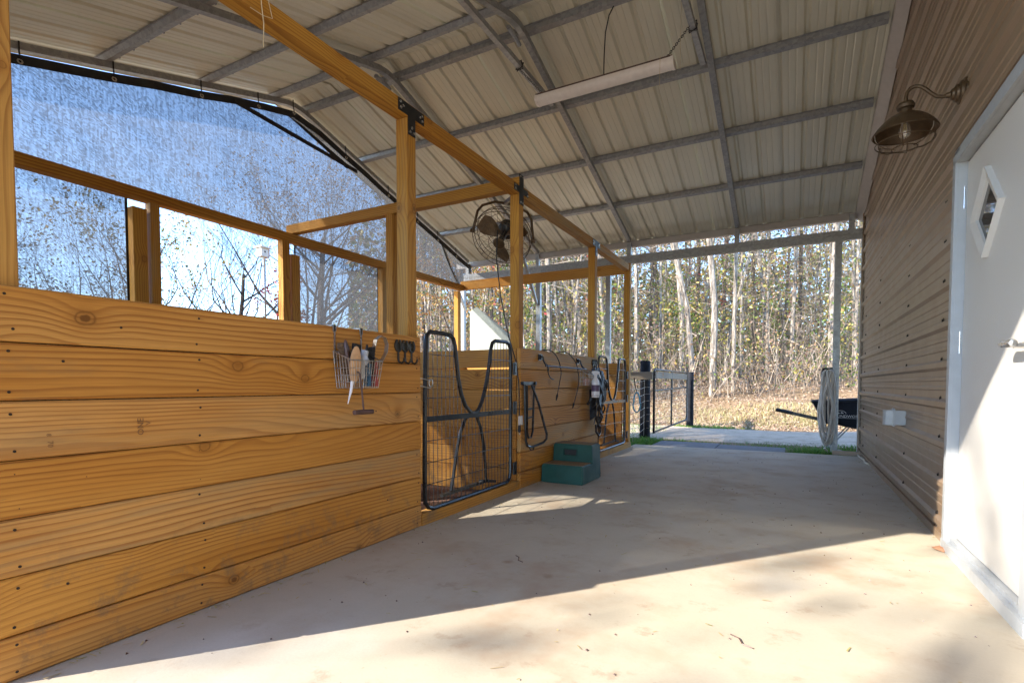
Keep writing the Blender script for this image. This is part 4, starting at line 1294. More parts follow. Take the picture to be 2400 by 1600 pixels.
# tangle of leather tack
tk = thing('halter_tack', 'tangle of dark leather halters and lead straps hanging beside the farther gate', 'horse tack', (-2.04, 5.98, 1.1))
rr = random.Random(21)
for k in range(15):
    L = rr.uniform(.35, .72); y0 = 5.96 + rr.uniform(-.09, .09); x0 = -2.085 + rr.random() * .05
    y1 = y0 + rr.uniform(-.22, .14); pts_ = []
    for i in range(9):
        u = i / 8
        pts_.append((x0 + .07 * math.sin(u * 3.0) * rr.uniform(.7, 1.2), y0 + (y1 - y0) * u + .03 * math.sin(u * 7 + k), 1.10 - L * u + .02 * math.sin(u * 9 + k * 2)))
    mb = MB()
    for i in range(8): mb.bar(pts_[i], pts_[i + 1], .020 + .008 * (k % 3), .006, (1, .3 * math.sin(k), 0))
    mb.build('strap', 'leather', tk)
for k, (y, z, s_) in enumerate(((6.02, .86, .09), (5.90, .72, .07), (5.97, .60, .06), (5.86, .48, .05))):
    mb = MB(); mb.tube([(-2.0 + .02 * math.sin(a * 2), y + s_ * math.cos(a), z + s_ * 1.3 * math.sin(a)) for a in [i * math.pi / 7 for i in range(14)]], .011, 6, True); mb.build('loop', 'leather', tk, True)
mb = MB()
mb.add([(-2.07, 5.93, 1.12), (-2.02, 6.06, 1.08), (-1.99, 6.12, .90), (-2.0, 6.13, .74), (-2.03, 6.02, .66), (-2.05, 5.92, .80), (-2.01, 6.00, .95)], [(0, 1, 6), (1, 2, 6), (2, 3, 6), (3, 4, 6), (4, 5, 6), (5, 0, 6)])
mb.add([(-2.10, 5.80, .86), (-2.06, 5.92, .88), (-2.05, 5.91, .55), (-2.09, 5.80, .50)], [(0, 1, 2, 3)])
mb.build('leather_flap', 'leather', tk, True)
mb = MB(); mb.tube([(-2.03, 5.82, .58), (-2.0, 5.79, .50), (-1.98, 5.84, .44), (-1.97, 5.82, .37), (-1.97, 5.77, .33), (-1.99, 5.73, .38), (-2.0, 5.75, .46)], .013, 6); mb.build('lead_rope', 'leather', tk, True)

# mounting block
mbk = thing('mounting_block', 'dark green two-step plastic mounting block against the middle plank wall', 'mounting block', (-1.9, 4.7, 0))


def step(name, y0, y1, z0, z1, x0, x1, ins, notch=False):
    bm = bmesh.new()
    vs = [bm.verts.new(p_) for p_ in ((x0, y0, z0), (x1, y0, z0), (x1, y1, z0), (x0, y1, z0), (x0 + ins, y0 + ins, z1), (x1 - ins, y0 + ins, z1), (x1 - ins, y1 - ins * .2, z1), (x0 + ins, y1 - ins * .2, z1))]
    for f in ((0, 3, 2, 1), (4, 5, 6, 7), (0, 1, 5, 4), (1, 2, 6, 5), (2, 3, 7, 6), (3, 0, 4, 7)): bm.faces.new([vs[i] for i in f])
    bmesh.ops.bevel(bm, geom=bm.edges[:], offset=.010, segments=3, affect='EDGES')
    me = bpy.data.meshes.new(name); bm.to_mesh(me); bm.free(); me.materials.append(MAT['green_plastic'])
    me.polygons.foreach_set('use_smooth', [True] * len(me.polygons))
    try: me.set_sharp_from_angle(angle=R(35))
    except Exception: pass
    o = bpy.data.objects.new(name, me); col.objects.link(o); place(o, mbk); return o


step('lower_step', 4.475, 4.80, 0, .172, -2.098, -1.676, .006)
step('upper_step', 4.735, 4.985, .0, .342, -2.096, -1.678, .010)
mb = MB(); mb.box((-1.965, 4.7365, .238), (-1.845, 4.7445, .288)); mb.build('hand_hole', 'black_rubber', mbk)
mb = MB(); mb.tube([(-1.972, 4.7395, .232), (-1.838, 4.7395, .232), (-1.838, 4.7405, .294), (-1.972, 4.7405, .294)], .005, 6, True); mb.build('hand_hole_lip', 'green_plastic', mbk)
mb = MB(); mb.box((-2.082, 4.50, .1722), (-1.692, 4.735, .1745)); mb.build('tread_dust', 'soil', mbk)
mb = MB(); mb.box((-2.078, 4.76, .3422), (-1.698, 4.972, .3445)); mb.build('tread_dust', 'soil', mbk)

# cord with white tag hanging at the gate post
cd = thing('fan_cord', 'black power cord with white tag and plug hanging at the nearer gate hinge post', 'power cord', (-2.14, 4.05, .6))
mb = MB(); mb.tube([(-2.33, 4.06, 2.28), (-2.29, 3.97, 2.0), (-2.24, 3.96, 1.66), (-2.19, 4.00, 1.35), (-2.135, 4.045, 1.11), (-2.118, 4.062, .92), (-2.116, 4.068, .72), (-2.116, 4.070, .58)], .005, 7); mb.build('cable', 'black_rubber', cd, True)
mb = MB(); mb.box((-2.112, 4.045, .565), (-2.110, 4.125, .645)); mb.build('paper_tag', 'bottle_white', cd)
mb = MB(); mb.lathe([(.008, .50), (.014, .51), (.013, .555), (.005, .58)], (-2.116, 4.070, 0), (0, 0, 1), 10); mb.build('plug', 'black_rubber', cd, True)
mb = MB(); mb.box((-2.119, 4.062, .478), (-2.117, 4.068, .502)); mb.box((-2.114, 4.072, .478), (-2.112, 4.078, .502)); mb.build('prong', 'satin_nickel', cd)

# fan
fan = thing('stall_fan', 'bronze caged stall fan on a U bracket behind the second front post', 'fan', (-2.45, 4.40, 2.3))
FC = Vector((-2.476, 4.411, 2.325)); FA = Vector((.05, -.716, -.70)).normalized()      # the fan blows down across the nearer stall
fu = Vector((rt.x, rt.y, 0)); fu = (fu - FA * fu.dot(FA)).normalized(); fw = FA.cross(fu)
Rf = .285


def fp(r_, a, h): return FC + fu * (r_ * math.cos(a)) + fw * (r_ * math.sin(a)) + FA * h
for h, r_ in ((.0, Rf), (.055, Rf), (.10, Rf * .72), (.125, Rf * .35), (-.055, Rf * .97), (-.085, Rf * .68), (-.10, Rf * .35)):
    mb = MB(); mb.tube([fp(r_, k * math.pi / 16, h) for k in range(32)], .0036 if r_ > Rf * .9 else .0024, 6, True); mb.build('guard_ring', 'fan_steel', fan, True)
for k in range(28):
    a = k * math.pi / 14
    mb = MB(); mb.tube([fp(.06, a, .13), fp(Rf * .35, a, .125), fp(Rf * .72, a + .06, .10), fp(Rf, a + .1, .055), fp(Rf, a + .1, 0), fp(Rf * .97, a + .1, -.055), fp(Rf * .68, a + .05, -.085), fp(Rf * .35, a, -.10)], .0015, 4); mb.build('guard_wire', 'fan_steel', fan)
mb = MB(); mb.lathe([(.001, .135), (.05, .132), (.06, .12)], FC, FA, 18); mb.build('badge', 'fan_steel', fan)
mb = MB(); mb.lathe([(.001, -.205), (.055, -.20), (.085, -.18), (.088, -.10), (.06, -.07), (.03, -.06), (.03, .04), (.001, .05)], FC, FA, 20); mb.build('motor', 'black_steel', fan, True)
for k in range(3):
    a0 = k * 2.094 + .5; mb = MB(); vs = []; fs = []
    for i in range(6):
        r_ = .045 + (Rf - .075) * i / 5; wd = .30 + .32 * math.sin(math.pi * min(1, i / 5 * .8 + .1))
        for j in range(5):
            a = a0 + wd * (j / 4 - .5) * 2 * (.75 if i < 5 else .55); vs.append(tuple(fp(r_, a, .035 * (j / 4 - .5) * 2 - .0)))
    for i in range(5):
        for j in range(4): fs.append((i * 5 + j, i * 5 + j + 1, (i + 1) * 5 + j + 1, (i + 1) * 5 + j))
    mb.add(vs, fs); mb.build('blade', 'fan_steel', fan, True)
e1 = FC - fu * (Rf + .02) + Vector((0, 0, .01)); e2 = FC + fu * (Rf + .02) + Vector((0, 0, .01))
upv = (Vector((0, 0, 1)) * .9 - FA * .25)
mb = MB(); yk = [e1, e1 + upv * .10 + fu * .02, e1 + upv * .19 + fu * .035, e1 + upv * .25 + fu * .08, FC - fu * .10 + upv * .31, FC + fu * .10 + upv * .31, e2 + upv * .25 - fu * .08, e2 + upv * .19 - fu * .035, e2 + upv * .10 - fu * .02, e2]
mb.tube(yk, .0125, 8); mb.build('yoke', 'fan_steel', fan, True)
for e, sg in ((e1, -1), (e2, 1)):
    mb = MB(); mb.lathe([(.018, -.02), (.018, .02), (.001, .02)], e, fu * sg, 10); mb.build('pivot_knob', 'fan_steel', fan)
mb = MB(); mb.bar(FC + upv * .31, Vector((-2.245, 4.20, 2.60)), .03, .03); mb.build('mount_arm', 'fan_steel', fan)

# pale sheet behind the far stall wall
mb = MB(); mb.prism([(-4.985, 1.2), (-3.9, 1.2), (-3.9, 1.51), (-4.85, 2.26), (-4.985, 2.18)], 1, 7.72, 7.735)
tag(mb.build('windbreak_panel', 'panel_grey'), 'pale grey slant-cut panel standing behind the far stall wall', 'panel')

# ------------------------------------------------------------------ outside the far end
def mat_slab(x0, x1, y0, y1, label):
    bm = bmesh.new(); bmesh.ops.create_cube(bm, size=1)
    for v in bm.verts: v.co = Vector(((x0 + x1) / 2 + v.co.x * (x1 - x0), (y0 + y1) / 2 + v.co.y * (y1 - y0), -.02 + v.co.z * .02))
    bmesh.ops.bevel(bm, geom=bm.edges[:], offset=.004, segments=1, affect='EDGES')
    me = bpy.data.meshes.new('rubber_mat'); bm.to_mesh(me); bm.free(); me.materials.append(MAT['mat_rubber'])
    o = bpy.data.objects.new('rubber_mat', me); col.objects.link(o)
    return tag(o, label, 'rubber mat', 'rubber mats at the end of the concrete')
mat_slab(-1.93, -1.02, 8.03, 8.86, 'grey rubber mat at the end of the concrete, the one nearer the wire paddock gate')
mat_slab(-1.005, -.10, 8.03, 8.70, 'grey rubber mat at the end of the concrete, the one nearer the coiled hose')

f_ = thing('fence_post', 'thick black round fence post with a board nailed across, beside the far stall', 'fence post', (-2.43, 9.70, 0))
mb = MB(); mb.lathe([(.098, -.2), (.094, .6), (.090, 1.345), (.080, 1.36), (.001, 1.362)], (-2.43, 9.72, 0), (0, 0, 1), 20); mb.build('shaft', 'post_black', f_, True)
timber('board', (-2.72, 9.61, 1.082), (-2.265, 9.61, 1.082), .035, .14, f_, 'lumber_grey', 3.1)
f2 = thing('fence_post', 'black round fence post at the far latch end of the wire paddock gate', 'fence post', (-2.2, 12.9, 0))
mb = MB(); mb.lathe([(.085, -.3), (.080, .6), (.078, 1.20), (.070, 1.215), (.001, 1.216)], (-2.17, 12.95, 0), (0, 0, 1), 18); mb.build('shaft', 'post_black', f2, True)
pg = thing('paddock_gate', 'metal tube paddock gate with wire mesh and a grey top board', 'gate', (-2.3, 11.2, 0))
GA, GB = Vector((-2.30, 9.86, 0)), Vector((-2.215, 12.76, 0))


def gp_(u, z): q = GA.lerp(GB, u); return (q.x, q.y, z)
mb = MB(); mb.tube([gp_(0, .03), gp_(0, 1.17), gp_(.02, 1.20), gp_(.96, 1.19), gp_(.99, 1.16), gp_(1, 1.08), gp_(1, .16), gp_(.98, .10)], .022, 8, True); mb.build('frame', 'gate_steel', pg, True)
mb = MB(); mb.tube([gp_(0, .80), gp_(1, .86)], .018, 8); mb.build('rail', 'gate_steel', pg)
mb = MB(); mb.tube([gp_(.48, .06), gp_(.48, 1.19)], .020, 8); mb.build('stile', 'gate_steel', pg)
timber('top_board', gp_(.03, 1.10), gp_(.985, 1.10), .03, .13, pg, 'lumber_grey', 5.5)
mb = MB()
for z in [.16 + .1 * k for k in range(7)]: mb.tube([gp_(0, z), gp_(1, z + .05)], .003, 4, cap=False)
for k in range(1, 28): mb.tube([gp_(k / 28, .06), gp_(k / 28, .83)], .002, 4, cap=False)
tag(mb.build('wire_mesh', 'chrome_wire', pg), kind='stuff')
wf = thing('wire_fence', 'slack fence wires between the stall corner and the thick black post', 'fence', (-2.3, 8.8, 0))
for k in range(8):
    z = .10 + .125 * k
    mb = MB(); mb.tube([(-2.20, 7.74, z + .02), (-2.26, 8.4, z - .01), (-2.36, 9.2, z), (-2.41, 9.63, z + .02), (-2.33, 9.66, z + .025)], .0035, 5); mb.build('wire', 'chrome_wire', wf, True)
for y in (8.2, 8.7, 9.2):
    x_ = -2.20 - .15 * (y - 7.74) / 1.9
    mb = MB(); mb.tube([(x_, y, .02), (x_, y, 1.0)], .0025, 5); mb.build('stay', 'chrome_wire', wf)
bl = thing('blue_loop', 'blue plastic loop handle hanging on the stall corner by the fence', 'loop handle', (-2.1, 7.85, .66))
mb = MB(); mb.tube([(-2.085 + .055 * math.cos(a) * (1.1 if math.sin(a) < 0 else .8), 7.84, .655 + .150 * math.sin(a)) for a in [i * math.pi / 12 for i in range(24)]], .011, 8, True); mb.build('grip', 'blue_plastic', bl, True)
mb = MB(); mb.tube([(-2.115, 7.80, 1.02), (-2.11, 7.82, .92), (-2.09, 7.84, .815)], .009, 7); mb.build('strap', 'black_rubber', bl, True)

# hose on the far steel leg
hs = thing('garden_hose', 'pale garden hose coiled over a hook on the far steel leg', 'hose', (.41, 8.38, 1.1))
rr = random.Random(4)
for k in range(7):
    xx = .352 + .016 * k; top_z = 1.115 + rr.uniform(-.01, .01); bot = .06 + rr.random() * .30; sp = .055 + rr.random() * .03; cx_ = .40 + rr.uniform(-.03, .035)
    pts_ = []
    for i in range(20):
        a = 2 * math.pi * i / 20
        zz = (top_z + bot) / 2 + (top_z - bot) / 2 * math.cos(a)
        ww = sp * (math.sin(a)) * (.55 + .45 * (1 - (zz - bot) / (top_z - bot)) * 1.3)
        cxx = xx + (cx_ - xx) * (1 - (zz - bot) / (top_z - bot))
        pts_.append((cxx + ww * (1 if k % 2 else -1) + .012 * math.sin(zz * 9 + k), 8.375 - .022 * (k % 3) + .02 * math.sin(a), zz))
    mb = MB(); mb.tube(pts_, .0145, 8, True); mb.build('coil', 'hose', hs, True)
mb = MB(); mb.tube([(.38, 8.36, .05), (.44, 8.42, -.02), (.56, 8.46, .02), (.66, 8.50, -.03), (.74, 8.48, -.04), (.80, 8.44, -.04)], .0145, 8); mb.build('tail', 'hose', hs, True)
mb = MB(); mb.tube([(.455, 8.40, 1.14), (.35, 8.38, 1.14)], .012, 8); mb.tube([(.35, 8.38, 1.14), (.335, 8.37, 1.06)], .016, 8); mb.build('hook', 'black_steel', hs)

# wheelbarrow
wb = thing('wheelbarrow', 'black plastic wheelbarrow with dark handles beyond the far steel leg', 'wheelbarrow', (.6, 9.4, 0))
rim = [(.245, 9.05), (.95, 9.02), (1.12, 9.10), (1.12, 9.62), (.95, 9.70), (.245, 9.67)]
bot = [(.40, 9.16), (.92, 9.14), (.98, 9.2), (.98, 9.52), (.92, 9.58), (.40, 9.56)]
zr = [.660, .70, .70, .70, .70, .660]; zb = [.335, .285, .27, .27, .285, .335]
mb = MB(); vs = [(a, b, z) for (a, b), z in zip(rim, zr)] + [(a, b, z) for (a, b), z in zip(bot, zb)]
mb.add(vs, [(i, (i + 1) % 6, 6 + (i + 1) % 6, 6 + i) for i in range(6)] + [tuple(range(6, 12))])
mb.build('tray', 'tub_plastic', wb)
mb = MB(); mb.tube([(a, b, z) for (a, b), z in zip(rim, zr)], .020, 8, True); mb.build('tray_rim', 'tub_plastic', wb, True)
for y in (9.20, 9.52):
    mb = MB(); mb.bar((-.04, y - .02, .478), (1.02, y, .235), .036, .036); mb.build('handle_bar', 'black_steel', wb)
    mb = MB(); mb.tube([(-.25, y - .026, .526), (-.02, y - .02, .474)], .022, 10); mb.build('grip', 'black_rubber', wb)
    mb = MB(); mb.tube([(.50, y, .345), (.42, y - .01, .05), (.47, y, -.05), (.56, y, -.055)], .012, 7); mb.tube([(.46, y, -.05), (.74, y, .30)], .010, 7); mb.build('leg', 'galvanised', wb, True)
mb = MB(); mb.lathe([(.06, -.045), (.15, -.045), (.185, -.03), (.195, 0), (.185, .03), (.15, .045), (.06, .045)], (1.06, 9.36, .13), (0, 1, 0), 24); mb.build('wheel', 'black_rubber', wb, True)
s0, s1 = Vector((.40, 9.16, .335)) , Vector((.245, 9.05, .660))
ang = math.atan2(.12, .37)
text('tray_lettering', 'GROUNDWORK', .055, 'white_ink', (.655, 9.072, .455), Euler((R(90) - ang, 0, R(-2))), wb, .0008)
mb = MB(); mb.tube([(.60 + .075 * math.cos(a), 9.062, .495 + .045 * math.sin(a)) for a in [i * math.pi / 10 for i in range(11)]], .003, 5); mb.add([(.555, 9.066, .497), (.60, 9.066, .497), (.585, 9.062, .513)], [(0, 1, 2)]); mb.add([(.605, 9.066, .50), (.65, 9.066, .497), (.62, 9.060, .522)], [(0, 1, 2)]); mb.tube([(.50, 9.080, .428), (.82, 9.078, .428)], .002, 5)
mb.build('tray_emblem', 'white_ink', wb)

mb = MB(); mb.tube([(.745, 8.14, .02), (.735, 7.9, .012), (.76, 7.6, .012), (.745, 7.35, .012), (.765, 7.18, .014)], [.009, .010, .010, .010, .013], 7)
tag(mb.build('rope_end', 'rope', None, True), 'short pale rope end lying along the foot of the brown wall', 'rope')
mb = MB(); mb.add([(.70, 3.71, .004), (.735, 3.70, .02), (.755, 3.655, .015), (.74, 3.62, .003), (.70, 3.65, .012)], [(0, 1, 4), (1, 2, 4), (2, 3, 4)])
tag(mb.build('dead_leaf', 'dead_leaf'), 'single dead brown leaf curled at the corner of the door threshold', 'leaf')
for i, (x_, y_, lab) in enumerate(((-.19, 2.05, 'thin curved twig on the sunlit concrete near the door'), (-1.30, 2.46, 'thin bent twig on the shaded concrete in front of the nearer gate'))):
    mb = MB(); mb.tube([(x_, y_, .004), (x_ + .03, y_ - .02, .005), (x_ + .045, y_ - .06, .004), (x_ + .08, y_ - .075, .004)], .0022, 5)
    tag(mb.build('twig', 'dark_handle'), lab, 'twig')

rr = random.Random(77); hay = MB()
for i in range(420):
    u = rr.random()
    if u < .42: y = rr.uniform(.7, 8.0); x = -2.105 + abs(rr.gauss(0, .05))
    elif u < .58: y = rr.uniform(3.9, 8.0); x = .765 - abs(rr.gauss(0, .05))
    elif u < .75: x = rr.gauss(-1.2, .5); y = rr.gauss(4.0, 1.0)
    else: x = rr.uniform(-2.05, .7); y = rr.uniform(.8, 8)
    if x < -2.10 or x > .765 or (2.5 < y < 3.85 and x > .74): continue
    a = rr.random() * 6.28; l = rr.uniform(.008, .045) if rr.random() < .7 else rr.uniform(.004, .010); w = rr.uniform(.0012, .003) if l > .01 else .003
    d = Vector((math.cos(a), math.sin(a), 0)); q = Vector((-d.y, d.x, 0)) * w; p = Vector((x, y, .0022)); e = p + d * l + Vector((0, 0, rr.uniform(0, .006)))
    hay.add([tuple(p - q), tuple(p + q), tuple(e + q), tuple(e - q)], [(0, 1, 2, 3)])
tag(hay.build('straw_bits', 'straw_blade'), 'bits of straw and crumbs of dirt scattered over the concrete', 'straw', kind='stuff')
crumb = MB()
for i in range(130):
    x = rr.uniform(-2.05, .7); y = .8 + 7 * rr.random(); r_ = rr.uniform(.002, .006)
    crumb.add([(x - r_, y, .001), (x + r_, y - r_, .001), (x + r_ * .6, y + r_, .001), (x, y, .001 + r_)], [(0, 1, 3), (1, 2, 3), (2, 0, 3)])
tag(crumb.build('dirt_crumbs', 'dark_handle'), 'dark crumbs of dirt dotted over the concrete', 'dirt', kind='stuff')

# ------------------------------------------------------------------ vegetation
def leaf_quad(mb, p, s, r):
    n = Vector((r.gauss(0, 1), r.gauss(0, 1), r.gauss(0, 1))).normalized(); u = n.orthogonal().normalized(); a = r.random() * 6.28
    w = n.cross(u); u, w = u * math.cos(a) + w * math.sin(a), w * math.cos(a) - u * math.sin(a)
    l = s * r.uniform(.7, 1.3)
    mb.add([tuple(p - u * l * .5), tuple(p + w * l * .28), tuple(p + u * l * .5 + n * l * .1), tuple(p - w * l * .28)], [(0, 1, 2, 3)])


def tree_meshes(r, H, r0, first, nlimb, limb_len, levels, leafn, leafs, droop=.0, lean=0.0, leafh=(0, 99), up_=.35, sides=8):
    wood_, leaf = MB(), MB()

    def grow(p, d, L, rad, lev):
        seg = 6 if lev == 0 else (4 if lev == 1 else 3)
        pts_ = [p.copy()]; dirs = [d.copy()]
        for i in range(seg):
            d = (d + Vector((r.gauss(0, 1), r.gauss(0, 1), r.gauss(0, .6))) * (.05 if lev == 0 else .17)).normalized()
            if lev: d = (d + Vector((0, 0, up_ * .22 - droop * .2))).normalized()
            p = p + d * (L / seg); pts_.append(p.copy()); dirs.append(d.copy())
        rs = [max(.002, rad * (1 - (.72 if lev else .62) * i / seg)) for i in range(seg + 1)]
        wood_.tube(pts_, rs, (sides, 5, 4, 3, 3)[lev], cap=False)
        if lev >= levels:
            for i in range(leafn):
                q = pts_[-1].lerp(pts_[r.randrange(1, seg + 1)], r.random()) + Vector((r.gauss(0, 1), r.gauss(0, 1), r.gauss(0, 1))) * leafs * .8
                if leafh[0] < q.z < leafh[1]: leaf_quad(leaf, q, leafs, r)
            return
        k = nlimb if lev == 0 else (4 if lev == 1 else 3)
        for i in range(k):
            u = first + (1 - first) * (i + r.random() * .8) / k if lev == 0 else .25 + .75 * (i + r.random()) / k
            u = min(u, .98); fi = u * seg; i0 = min(seg - 1, int(fi))
            q = pts_[i0].lerp(pts_[i0 + 1], fi - i0); dd = dirs[i0 + 1]
            side = Vector((r.gauss(0, 1), r.gauss(0, 1), r.gauss(0, .3))); side = (side - dd * side.dot(dd)).normalized()
            nd = (dd * r.uniform(.35, .8) + side + Vector((0, 0, up_ * .5))).normalized()
            ll = (limb_len * (1.15 - .7 * (u - first) / (1 - first + 1e-6)) if lev == 0 else L * r.uniform(.42, .68))
            grow(q, nd, ll, rs[i0] * r.uniform(.34, .52), lev + 1)
        if lev > 0:
            grow(pts_[-1], dirs[-1], L * .5, rs[-1], lev + 1)
    d0 = Vector((lean, r.uniform(-.03, .03), 1)).normalized()
    grow(Vector((0, 0, -.15)), d0, H, r0, 0)
    return wood_, leaf


def make_tree(name, label, group, loc, wood_, leaf, bark, leafm):
    t_ = thing(name, label, 'tree', (0, 0, 0), group)
    wood_.build('trunk', bark, t_, True)
    if leaf and leaf.f: leaf.build('crown', leafm, t_)
    t_.location = loc
    return t_


def put(x, y): return (x, y, gh(x, y) - .02)


# trees seen close by on the open left side
r = random.Random(101)
GL = 'trees on the open left side'
w_, l_ = tree_meshes(r, 3.4, .08, .10, 18, 2.4, 3, 5, .07, up_=.75)
make_tree('leafy_tree', 'thin tree with sparse yellow green leaves, framed in the clear back opening', GL, put(-11.8, 5.5), w_, l_, 'bark_dark', 'leaf_yellow')
w_, l_ = tree_meshes(r, 4.2, .10, .12, 16, 2.7, 4, 0, .07, up_=.7)
make_tree('bare_tree', 'nearly bare dark branched tree just right of the yellow leaved one', GL, put(-13.5, 9.1), w_, l_, 'bark_dark', 'leaf_yellow')
r = random.Random(33)
w_, l_ = tree_meshes(r, 3.4, .035, .2, 9, .9, 2, 16, .085, up_=.4)
make_tree('red_sapling', 'small red leaved sapling beside the clear back opening', GL, put(-10.2, 7.75), w_, l_, 'bark_dark', 'leaf_red')
r = random.Random(77); hay = MB()
for i in range(420):
    u = rr.random()
    if u < .42: y = rr.uniform(.7, 8.0); x = -2.105 + abs(rr.gauss(0, .05))
    elif u < .58: y = rr.uniform(3.9, 8.0); x = .765 - abs(rr.gauss(0, .05))
    elif u < .75: x = rr.gauss(-1.2, .5); y = rr.gauss(4.0, 1.0)
    else: x = rr.uniform(-2.05, .7); y = rr.uniform(.8, 8)
    if x < -2.10 or x > .765 or (2.5 < y < 3.85 and x > .74): continue
    a = rr.random() * 6.28; l = rr.uniform(.008, .045) if rr.random() < .7 else rr.uniform(.004, .010); w = rr.uniform(.0012, .003) if l > .01 else .003
    d = Vector((math.cos(a), math.sin(a), 0)); q = Vector((-d.y, d.x, 0)) * w; p = Vector((x, y, .0022)); e = p + d * l + Vector((0, 0, rr.uniform(0, .006)))
    hay.add([tuple(p - q), tuple(p + q), tuple(e + q), tuple(e - q)], [(0, 1, 2, 3)])
tag(hay.build('straw_bits', 'straw_blade'), 'bits of straw and crumbs of dirt scattered over the concrete', 'straw', kind='stuff')
crumb = MB()
for i in range(130):
    x = rr.uniform(-2.05, .7); y = .8 + 7 * rr.random(); r_ = rr.uniform(.002, .006)
    crumb.add([(x - r_, y, .001), (x + r_, y - r_, .001), (x + r_ * .6, y + r_, .001), (x, y, .001 + r_)], [(0, 1, 3), (1, 2, 3), (2, 0, 3)])
tag(crumb.build('dirt_crumbs', 'dark_handle'), 'dark crumbs of dirt dotted over the concrete', 'dirt', kind='stuff')

# ------------------------------------------------------------------ vegetation
def leaf_quad(mb, p, s, r):
    n = Vector((r.gauss(0, 1), r.gauss(0, 1), r.gauss(0, 1))).normalized(); u = n.orthogonal().normalized(); a = r.random() * 6.28
    w = n.cross(u); u, w = u * math.cos(a) + w * math.sin(a), w * math.cos(a) - u * math.sin(a)
    l = s * r.uniform(.7, 1.3)
    mb.add([tuple(p - u * l * .5), tuple(p + w * l * .28), tuple(p + u * l * .5 + n * l * .1), tuple(p - w * l * .28)], [(0, 1, 2, 3)])


def tree_meshes(r, H, r0, first, nlimb, limb_len, levels, leafn, leafs, droop=.0, lean=0.0, leafh=(0, 99), up_=.35, sides=8):
    wood_, leaf = MB(), MB()

    def grow(p, d, L, rad, lev):
        seg = 6 if lev == 0 else (4 if lev == 1 else 3)
        pts_ = [p.copy()]; dirs = [d.copy()]
        for i in range(seg):
            d = (d + Vector((r.gauss(0, 1), r.gauss(0, 1), r.gauss(0, .6))) * (.05 if lev == 0 else .17)).normalized()
            if lev: d = (d + Vector((0, 0, up_ * .22 - droop * .2))).normalized()
            p = p + d * (L / seg); pts_.append(p.copy()); dirs.append(d.copy())
        rs = [max(.002, rad * (1 - (.72 if lev else .62) * i / seg)) for i in range(seg + 1)]
        wood_.tube(pts_, rs, (sides, 5, 4, 3, 3)[lev], cap=False)
        if lev >= levels:
            for i in range(leafn):
                q = pts_[-1].lerp(pts_[r.randrange(1, seg + 1)], r.random()) + Vector((r.gauss(0, 1), r.gauss(0, 1), r.gauss(0, 1))) * leafs * .8
                if leafh[0] < q.z < leafh[1]: leaf_quad(leaf, q, leafs, r)
            return
        k = nlimb if lev == 0 else (4 if lev == 1 else 3)
        for i in range(k):
            u = first + (1 - first) * (i + r.random() * .8) / k if lev == 0 else .25 + .75 * (i + r.random()) / k
            u = min(u, .98); fi = u * seg; i0 = min(seg - 1, int(fi))
            q = pts_[i0].lerp(pts_[i0 + 1], fi - i0); dd = dirs[i0 + 1]
            side = Vector((r.gauss(0, 1), r.gauss(0, 1), r.gauss(0, .3))); side = (side - dd * side.dot(dd)).normalized()
            nd = (dd * r.uniform(.35, .8) + side + Vector((0, 0, up_ * .5))).normalized()
            ll = (limb_len * (1.15 - .7 * (u - first) / (1 - first + 1e-6)) if lev == 0 else L * r.uniform(.42, .68))
            grow(q, nd, ll, rs[i0] * r.uniform(.34, .52), lev + 1)
        if lev > 0:
            grow(pts_[-1], dirs[-1], L * .5, rs[-1], lev + 1)
    d0 = Vector((lean, r.uniform(-.03, .03), 1)).normalized()
    grow(Vector((0, 0, -.15)), d0, H, r0, 0)
    return wood_, leaf


def make_tree(name, label, group, loc, wood_, leaf, bark, leafm):
    t_ = thing(name, label, 'tree', (0, 0, 0), group)
    wood_.build('trunk', bark, t_, True)
    if leaf and leaf.f: leaf.build('crown', leafm, t_)
    t_.location = loc
    return t_


def put(x, y): return (x, y, gh(x, y) - .02)


# trees seen close by on the open left side
r = random.Random(101)
GL = 'trees on the open left side'
w_, l_ = tree_meshes(r, 3.4, .08, .10, 18, 2.4, 3, 5, .07, up_=.75)
make_tree('leafy_tree', 'thin tree with sparse yellow green leaves, framed in the clear back opening', GL, put(-11.8, 5.5), w_, l_, 'bark_dark', 'leaf_yellow')
w_, l_ = tree_meshes(r, 4.2, .10, .12, 16, 2.7, 4, 0, .07, up_=.7)
make_tree('bare_tree', 'nearly bare dark branched tree just right of the yellow leaved one', GL, put(-13.5, 9.1), w_, l_, 'bark_dark', 'leaf_yellow')
r = random.Random(33)
w_, l_ = tree_meshes(r, 3.4, .035, .2, 9, .9, 2, 16, .085, up_=.4)
make_tree('red_sapling', 'small red leaved sapling beside the clear back opening', GL, put(-10.2, 7.75), w_, l_, 'bark_dark', 'leaf_red')
r = random.Random(58)
w_, l_ = tree_meshes(r, 5.8, .17, .08, 22, 3.9, 4, 3, .075, up_=.45)
make_tree('oak_tree', 'big brown leaved tree behind the shade cloth left of the tall front post', GL, put(-13.6, 11.9), w_, l_, 'bark_dark', 'leaf_brown')
r = random.Random(77)
w_, l_ = tree_meshes(r, 3.8, .12, .10, 18, 2.3, 4, 2, .075, up_=.5)
make_tree('oak_tree', 'dark tree behind the shade cloth nearest the leftmost post', GL, put(-14.2, 3.55), w_, l_, 'bark_dark', 'leaf_drab')
r = random.Random(78)
w_, l_ = tree_meshes(r, 2.3, .08, .04, 18, 2.0, 4, 3, .07, up_=.35)
T_ = make_tree('bushy_tree', 'low bushy green tree behind the left shade cloth, nearer the double post', GL, put(-15.2, 5.9), w_, l_, 'bark_dark', 'leaf_drab')
dup(T_, put(-18.5, 4.4), 'low bushy green tree behind the left shade cloth, farther back than the others', GL)
